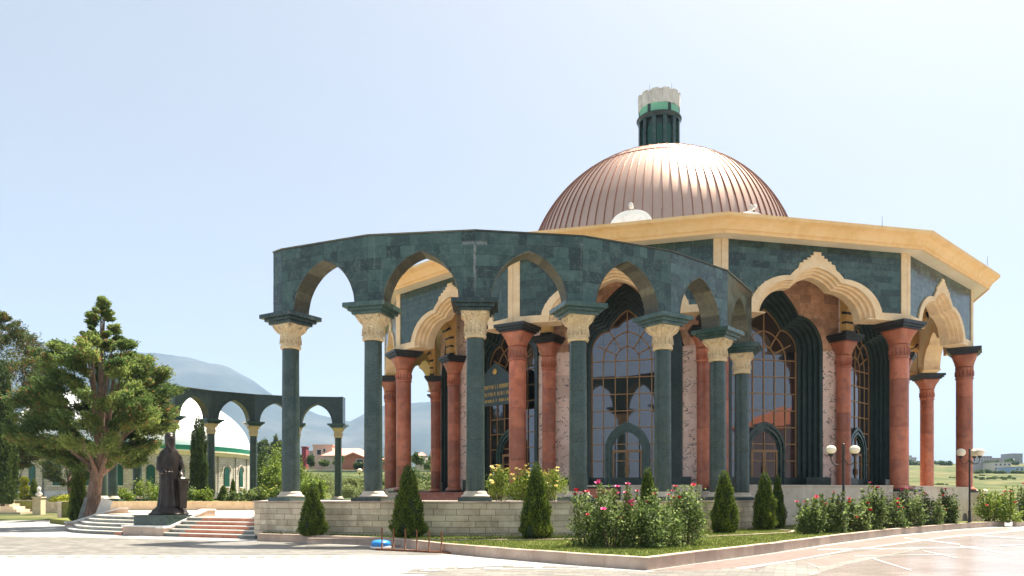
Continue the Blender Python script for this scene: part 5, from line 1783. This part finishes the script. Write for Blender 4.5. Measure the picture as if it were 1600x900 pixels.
# rusty cycle rack with a blue cushion on it
g0, g1 = G(588, 860), G(702, 865)
dv = (g1 - g0); ang = math.atan2(dv.y, dv.x); L = dv.length
rk = thing('rusty_rack', 'low rusty rack with six upright rods by the kerb', 'rack', g0, ang)
m = MB(); m.box(0, L, -.05, .05, .0, .07); m.build('rail', MT['rust'], rk)
m = MB(); m.box(L - .75, L + .1, -.11, -.055, .0, .05); m.build('rail', MT['rust'], rk)
for i in range(6):
    x = .25 + i * (L - .55) / 5
    m = MB(); m.tube([(x, 0, .07), (x + .01 * (i % 3 - 1), 0, .76 - .012 * i)], .024, 8); m.build('rod', MT['rust'], rk)
    m = MB(); m.box(x - .022, x + .022, .051, .5, .01, .05); m.build('foot', MT['rust'], rk)
gb = G(595, 858.5)
cu = thing('cushion', 'bright blue round cushion lying at the left end of the rack', 'cushion', gb)
m = MB(); m.lathe([(.01, .07), (.24, .07), (.31, .12), (.335, .19), (.31, .26), (.22, .31), (.08, .33), (.01, .325)], 28); m.build('cover', MT['blue'], cu)
m = MB(); m.lathe([(.01, .0), (.26, .0), (.34, .05), (.36, .10), (.33, .11), (.01, .072)], 28); m.build('tray', MT['white_stone'], cu)

bp = P(61, HY, 68.5)
bu = thing('bust', 'small white bust on a cream pedestal at far left', 'bust', (bp.x, 68.5, 0))
m = MB(); m.box(-.36, .36, -.36, .36, 0, 1.75); m.box(-.42, .42, -.42, .42, 1.752, 1.85); m.build('pedestal', MT['cream'], bu)
m = MB()
m.loft([[Vector((cx + rx * math.cos(a), cy + ry * math.sin(a), z)) for a in [2 * PI * i / 18 for i in range(18)]] for z, rx, ry, cx, cy in
        ((1.852, .12, .10, 0, 0), (1.92, .16, .12, 0, 0), (2.02, .30, .16, 0, 0), (2.14, .29, .15, 0, 0), (2.22, .13, .12, 0, 0), (2.30, .10, .11, 0, -.01), (2.38, .13, .15, 0, -.02), (2.50, .155, .18, 0, -.02), (2.62, .15, .17, 0, -.01), (2.70, .09, .10, 0, 0), (2.73, .01, .01, 0, 0))], True, True)
m.tube([(0, -.19, 2.54), (0, -.23, 2.48), (0, -.2, 2.46)], [.015, .03, .02], 6)
m.build('carved_head', MT['white_stone'], bu)

# small stairs at the far left
fs = thing('garden_steps', 'cream stone garden steps at the left edge of the photo', 'stairs', (-46, 70, 0))
for k in range(6):
    m = MB(); m.box(-6, 3.2 - k * .55, -1.6 + k * .36, 3.0, .002, .25 * (k + 1)); m.build('step', MT['block'], fs)
# leaning stone panels against the trunk
for lb, px, py, Y, w, h, ry in (('dark stone panel leaning on the left of the big trunk', 125, 800, 45.6, .35, 1.5, .28), ('pale grey stone panel leaning on the right of the big trunk', 153, 790, 45.2, .6, 1.45, .35)):
    p = P(px, HY, Y); o = thing('stone_panel', lb, 'panel', (p.x, Y, .31), .3, 'panels leaning on the trunk')
    m = MB(); m.box(-w / 2, w / 2, -.04, .04, 0, h, Matrix.Rotation(ry, 4, 'Y')); m.build('slab', MT['step'] if px < 130 else MT['tread'], o)
    m = MB(); m.bar((-.1, .05, .02), (.15, .35, .1), .05); m.build('prop', MT['step'], o)

# ------------------------------------------------------------------ white-domed building
wb = thing('domed_hall', 'round stone hall with white dome and green cornice behind the tree', 'building', (-51, 105, 0))
m = MB(); m.lathe([(15, 0), (15, 7.25)], 72, None, True, cap=False); m.build('wall', None, wb)
def hallwall():
    t = NT('hall_block_wall')
    p = t.pos()
    s = t.n.new('ShaderNodeSeparateXYZ'); t.l.new(p, s.inputs[0])
    ax = t.math('ADD', s.outputs[0], 51.0); ay = t.math('SUBTRACT', s.outputs[1], 105.0)
    an = t.math('MULTIPLY', t.math('ARCTAN2', ax, ay), 15.0)
    cb = t.n.new('ShaderNodeCombineXYZ'); t.l.new(an, cb.inputs[0]); t.l.new(s.outputs[2], cb.inputs[1])
    br = t.n.new('ShaderNodeTexBrick')
    for k, v in (('Scale', 1), ('Brick Width', .6), ('Row Height', .3), ('Mortar Size', .02)): br.inputs[k].default_value = v
    br.inputs['Color1'].default_value = (.50, .44, .36, 1); br.inputs['Color2'].default_value = (.62, .56, .47, 1); br.inputs['Mortar'].default_value = (.33, .29, .23, 1)
    t.l.new(cb.outputs[0], br.inputs['Vector'])
    return t.finish(br.outputs['Color'], .9, 0, br.outputs['Fac'], -.4, .02)
hw = hallwall()
for o in wb.children: o.data.materials.clear(); o.data.materials.append(hw)
m = MB(); m.lathe([(15.06, 1.4), (15.08, 2.5), (15.02, 2.52)], 72, None, True, cap=False); m.build('wall_base', MT['grey_white'], wb)
m = MB(); m.lathe([(15.0, 7.0), (15.15, 7.05), (15.3, 7.35), (15.5, 7.45), (15.5, 7.62), (15.2, 7.63)], 72, None, False, cap=False); m.build('cornice', MT['soffit'], wb)
m = MB(); m.lathe([(15.42, 7.63), (15.45, 8.2), (14.8, 8.22)], 72, None, False, cap=False); m.build('green_band', stone('green_paint', (.005, .17, .09), (.008, .21, .12), 1, .5), wb)
m = MB(); m.lathe([(15.0 * math.sin(t), 8.1 + 8.4 * math.cos(t)) for t in np.linspace(PI / 2, .001, 28)], 72, None, True, cap=False); m.build('dome', MT['white'], wb)
f = pointed(.48, .5)
wpl = [(-.48, 3.2)] + [(-.48 * math.cos(PI * i / 12), 5.2 + f(.48 * math.cos(PI * i / 12))) for i in range(13)] + [(.48, 3.2)]
m = MB(); m.prism(wpl[::-1], -15.09, -14.8); HW = m.mesh('window', MT['green_glass'])
m = MB()
for r0, r1 in ((1.55, 1.85),):
    o = [(u * r1, 5.2 + (z - 5.2) * r1) for u, z in wpl[1:-1]]; i_ = [(u * r0, 5.2 + (z - 5.2) * r0) for u, z in wpl[1:-1]]
    m.loft([[Vector((x, y, z)) for x, z in q] for q, y in ((i_, -14.95), (i_, -15.12), (o, -15.12), (o, -14.95))])
HM = m.mesh('hood_mould', MT['house_wall'])
m = MB(); m.box(-.56, .56, -15.16, -14.9, 3.08, 3.19); HS = m.mesh('sill', MT['white_stone'])
for k in range(-5, 6):
    w = part_empty('window', wb, Rz(R(20 + 13 * k)))
    inst('window_pane', HW, w); inst('hood_mould', HM, w); inst('sill', HS, w)
    m = MB(); m.tube([(0, -15.15, 1.5), (0, -15.15, 7.0)], .07, 6); m.build('drain_pipe', MT['step'], wb, Rz(R(20 + 13 * k + 6.5)))

# ------------------------------------------------------------------ village beyond the meadow
def house(label, x0, x1, top, bot, Y, wallc, roofc=None, flat=True, wins=(), depth=9, rh=2.0, name='house', gable=False):
    a = P(x0, bot, Y); b = P(x1, top, Y); w = b.x - a.x; h = b.z - a.z
    th = thing(name, label, 'house', ((a.x + b.x) / 2, Y, a.z - 3), 0, 'village houses')
    hh = h + 3
    wm = stone('render_' + label[:10].replace(' ', '_'), tuple(c * .92 for c in wallc), wallc, .3, .9)
    m = MB(); m.box(-w / 2, w / 2, 0, depth, 0, hh); m.build('wall', wm, th)
    if flat:
        m = MB(); m.box(-w / 2 - .2, w / 2 + .2, -.2, depth + .2, hh + .01, hh + .25); m.build('roof', roofc and stone('roof_' + label[:8].replace(' ', '_'), tuple(c * .85 for c in roofc), roofc, .5, .9) or wm, th)
    else:
        rm = stone('tile_' + label[:8].replace(' ', '_'), tuple(c * .8 for c in roofc), roofc, 1.5, .9)
        m = MB()
        e = .6
        if gable:
            vs = [Vector((x, y, z)) for y in (-e, depth + e) for x, z in ((-w / 2 - e, hh - .2), (0, hh + rh), (w / 2 + e, hh - .2), (w / 2 + e, hh - .5), (0, hh + rh - .3), (-w / 2 - e, hh - .5))]
            m.add(vs, [(0, 5, 4, 3, 2, 1), (6, 7, 8, 9, 10, 11), (0, 1, 7, 6), (1, 2, 8, 7), (2, 3, 9, 8), (3, 4, 10, 9), (4, 5, 11, 10), (5, 0, 6, 11)])
            g_ = MB(); g_.prism([(-w / 2, hh), (w / 2, hh), (0, hh + rh - .35)], 0.01, .3); g_.build('gable', wm, th)
        else:
            vs = [(-w / 2 - e, -e, hh), (w / 2 + e, -e, hh), (w / 2 + e, depth + e, hh), (-w / 2 - e, depth + e, hh), (-w / 2 + depth * .3, depth / 2, hh + rh), (w / 2 - depth * .3, depth / 2, hh + rh)]
            m.add([Vector(v) + Vector((0, 0, .02)) for v in vs], [(0, 1, 5, 4), (1, 2, 5), (2, 3, 4, 5), (3, 0, 4), (3, 2, 1, 0)])
        m.build('roof', rm, th)
    for (u, v, ww, wh_) in wins:
        q = part_empty('window', th, T((u - .5) * w, -.02, 3 + v * h))
        mm = MB(); mm.box(-ww / 2, ww / 2, -.06, .1, -wh_ / 2, wh_ / 2); mm.build('frame', MT['grey_white'], q)
        mm = MB(); mm.box(-ww / 2 + .12, ww / 2 - .12, -.08, .0, -wh_ / 2 + .12, wh_ / 2 - .12); mm.build('pane', MT['black'], q)
    return th
house('flat-roofed pink house with three windows among the meadow trees', 489, 519, 696, 724, 210, (.62, .44, .36), None, True, ((.32, .62, 1.3, 1.6), (.6, .72, .8, 1.2), (.6, .28, .8, 1.2)), 8)
house('small maroon chimney-like building left of the pink house', 471.5, 478, 699, 724, 215, (.25, .04, .05), None, True, (), 3)
house('grey low house joined to the pink house', 478, 489, 706, 724, 222, (.45, .42, .4), (.5, .3, .24), True, ((.5, .6, .8, .8),), 6)
house('red-roofed brick house right of the pink house', 533, 572, 715, 729, 190, (.42, .17, .11), (.62, .30, .23), False, ((.75, .5, 1.8, 1.5),), 9, 1.3, gable=True)
house('long house with pale red tiled roof behind the brick house', 505, 575, 712, 728, 205, (.5, .42, .36), (.66, .34, .26), False, ((.3, .4, .9, .9),), 10, 2.2)
house('small pinkish house above the red roofs', 535, 549, 703, 716, 240, (.6, .4, .36), (.4, .16, .12), True, ((.4, .5, .8, .8),), 6)
house('grey-roofed white house between near column and red columns', 600, 622, 702, 722, 230, (.6, .58, .56), (.4, .2, .16), True, ((.3, .4, 1.2, 1.2), (.7, .4, 1.2, 1.2)), 8)
house('orange brick house behind the second near column', 596, 616, 718, 734, 200, (.5, .26, .16), (.55, .3, .22), False, ((.5, .5, 1, 1),), 8, 1.2)
house('ochre house seen between the red columns', 666, 690, 718, 734, 225, (.55, .45, .22), (.4, .36, .3), False, (), 8, 1.0)
house('pink-roofed house high between the red columns', 648, 664, 712, 722, 260, (.6, .5, .44), (.6, .32, .26), False, ((.5, .4, 1, 1),), 8, 1.4)
house('white house far behind the power pylon', 672, 688, 709, 716, 300, (.66, .64, .6), (.5, .3, .25), True, ((.5, .5, 1.2, 1),), 8)
fwv = thing('field_wall', 'long grey concrete wall across the meadow below the houses', 'wall', tuple(P(600, 744, 165)))
for k in range(9):
    x0 = 470 + k * 27; a = P(x0, 744, 165); b = P(x0 + 26.6, 735, 165)
    m = MB(); m.box(a.x - fwv.location.x, b.x - fwv.location.x, -.15, .15, a.z - 2 - fwv.location.z, b.z - fwv.location.z); m.build('wall_panel', MT['step'], fwv)
# power pylon
pp = P(686, 0, 150)
py = thing('power_pylon', 'slim lattice pole between the red columns', 'pole', (pp.x, 150, terrain_z(686, 150, pp.x, 150)))
hp = EYE + (HY - 683) * 150 / F - py.location.z
for s in (-1, 1):
    m = MB(); m.bar((s * .3, 0, 0), (s * .12, 0, hp), .08); m.build('leg', MT['step'], py)
for k in range(8):
    m = MB(); z = hp * k / 8; m.bar((-.3 + .0225 * k, 0, z), (.3 - .0225 * (k + 1), 0, z + hp / 8), .05); m.build('brace', MT['step'], py)
m = MB(); m.bar((-.7, 0, hp - .1), (.7, 0, hp - .1), .12); m.build('cross_arm', MT['step'], py)
# hillside buildings on the right
def hb(label, x0, x1, top, bot, Y, c, wr, wc, depth=14):
    a = P(x0, bot, Y); b = P(x1, top, Y)
    wins = []
    h = b.z - a.z; w = b.x - a.x
    for i in range(wr):
        for j in range(wc): wins.append(((j + .5) / wc, (i + .55) / wr, w / wc * .5, h / wr * .5))
    house(label, x0, x1, top, bot, Y, c, tuple(k * .8 for k in c), True, wins, depth, name='hillside_building')
hb('long grey hillside block with rows of windows', 1520, 1546, 724, 736, 430, (.46, .45, .46), 3, 7)
hb('pale cream hillside building right of the grey block', 1553, 1580, 723, 736, 420, (.62, .58, .50), 2, 4)
hb('grey hillside block between the long block and cream building', 1544, 1555, 725, 734, 440, (.4, .4, .42), 2, 3)
hb('tall mauve-grey block on the right hilltop', 1581, 1598, 709, 723, 620, (.42, .39, .42), 4, 4)
hb('grey block with sloping roof on the hilltop behind the lamp', 1532, 1550, 713, 722, 640, (.45, .42, .45), 2, 4)
hb('low mauve building on the hilltop', 1551, 1566, 716, 722, 640, (.42, .36, .36), 2, 4)
hb('small blue shed at the right edge of the hillside', 1586, 1600, 730, 737, 400, (.3, .42, .62), 1, 2)
hb('distant tower block seen past the corner column', 1421, 1425, 712, 720, 700, (.5, .5, .52), 3, 2)
hb('distant low block seen past the corner column', 1426, 1432, 715, 721, 700, (.52, .5, .5), 2, 2)
# building across the plaza, seen mirrored in the pavilion windows
bk = thing('town_building', 'mauve building with red tiled roof across the plaza, mirrored in the windows', 'building', (72, -4, 0), R(-42))
m = MB(); m.box(-16, 16, -6, 6, 0, 11.5); m.build('wall', stone('mauve_render', (.40, .31, .31), (.48, .38, .38), .4, .9), bk)
m = MB(); e = .8
m.add([Vector(v) for v in ((-16 - e, -6 - e, 11.52), (16 + e, -6 - e, 11.52), (16 + e, 6 + e, 11.52), (-16 - e, 6 + e, 11.52), (-11, 0, 14.4), (11, 0, 14.4))], [(0, 1, 5, 4), (1, 2, 5), (2, 3, 4, 5), (3, 0, 4), (3, 2, 1, 0)])
m.build('roof', stone('red_roof_tiles', (.36, .11, .05), (.48, .17, .09), 2, .9), bk)
for i in range(6):
    for j in range(3):
        q = part_empty('window', bk, T(-13.5 + i * 5.4, 6.0, 2.2 + j * 3.6))
        m = MB(); m.box(-.8, .8, -.05, .08, -.2, 1.9); m.build('frame', MT['grey_white'], q)
        m = MB(); m.box(-.68, .68, .0, .1, -.08, 1.78); m.build('pane', MT['black'], q)
# field trees on the right hillside and behind the village
rnd = random.Random(9)
def copse(name, label, items, mat, seed, ln=1.0, wd=.7):
    rng = np.random.default_rng(seed); PP, DD, TT_ = [], [], []
    for px, py_, wpx, hpx, Y in items:
        s = Y / F
        p = P(px, py_ or HY, Y)
        if py_ is None: p.z = terrain_z(px, Y, p.x, Y) - hpx * s * .1
        tone = rng.uniform(.2, .65)
        for _ in range(5):
            n = 60
            k = rng.uniform(.35, .6)
            c = np.array(p) + np.array([rng.uniform(-.33, .33) * wpx * s, rng.uniform(-.3, .3) * wpx * s, rng.uniform(.1, .75) * hpx * s])
            q = rng.normal(size=(n, 3)); q /= np.linalg.norm(q, axis=1, keepdims=True)
            q *= rng.uniform(.4, 1.1, n)[:, None]
            PP.append(c + q * np.array([wpx * s / 2 * k, wpx * s / 2 * k, hpx * s / 2 * k])); DD.append(q + rng.normal(size=(n, 3)) * .6); TT_.append(np.clip(rng.normal(tone, .15, n), 0, .92))
    me = leaves(name, np.concatenate(PP), np.concatenate(DD), ln, wd, MT[mat], np.concatenate(TT_), rng)
    tag(inst(name, me), label, 'trees', kind='stuff')
it = [(rnd.uniform(1415, 1640), None, rnd.uniform(5, 13), rnd.uniform(3, 8), rnd.uniform(560, 680)) for _ in range(46)]
it += [(rnd.uniform(1500, 1640), None, rnd.uniform(5, 11), rnd.uniform(2, 5), rnd.uniform(380, 420)) for _ in range(22)]
copse('far_trees', 'far trees along the crest of the right hillside', it, 'lf_mid', 1, 2.2, 1.5)
it = []
for row in range(9):                     # scrub gathers along field banks
    y0 = rnd.uniform(120, 400); x0 = rnd.uniform(1400, 1560)
    it += [(x0 + k * rnd.uniform(3, 9), None, rnd.uniform(3, 12), rnd.uniform(.8, 2.6), y0 + k * rnd.uniform(-3, 3)) for k in range(rnd.randint(4, 10))]
copse('field_scrub', 'scattered scrub on the right hillside meadow', it, 'lf_mid', 2, .8, .5)
it = [(rnd.uniform(395, 700), rnd.uniform(722, 736), rnd.uniform(10, 20), rnd.uniform(8, 18), rnd.uniform(170, 300)) for _ in range(60)]
copse('far_trees', 'hedges and trees between the village houses', it, 'lf_mid', 3, 1.2, .8)
it = [(rnd.uniform(400, 440), rnd.uniform(705, 725), rnd.uniform(8, 16), rnd.uniform(14, 28), 260) for _ in range(16)]
copse('far_trees', 'tall dark trees right of the white-domed hall', it, 'lf_dark', 4, 1.4, .8)
it = [(rnd.uniform(450, 705), rnd.uniform(755, 776), rnd.uniform(10, 24), rnd.uniform(6, 12), rnd.uniform(112, 135)) for _ in range(90)]
copse('meadow_growth', 'tall pale meadow growth beyond the terrace', it, 'lf_olive', 6, .8, .35)

# ------------------------------------------------------------------ air
def haze():
    m = MB(); m.box(-9500, 9500, -6500, 9500, -3, 1150)
    t = bpy.data.materials.new('pale_haze'); t.use_nodes = True
    n = t.node_tree.nodes; n.clear()
    v = n.new('ShaderNodeVolumePrincipled'); o = n.new('ShaderNodeOutputMaterial')
    v.inputs['Color'].default_value = (.50, .69, 1.0, 1)
    v.inputs['Density'].default_value = HAZE
    v.inputs['Anisotropy'].default_value = 0.0
    t.node_tree.links.new(v.outputs[0], o.inputs['Volume'])
    tag(m.build('haze', t), 'pale summer haze over the plain and mountains', 'haze', kind='stuff')
HAZE = 9.0e-5
haze()
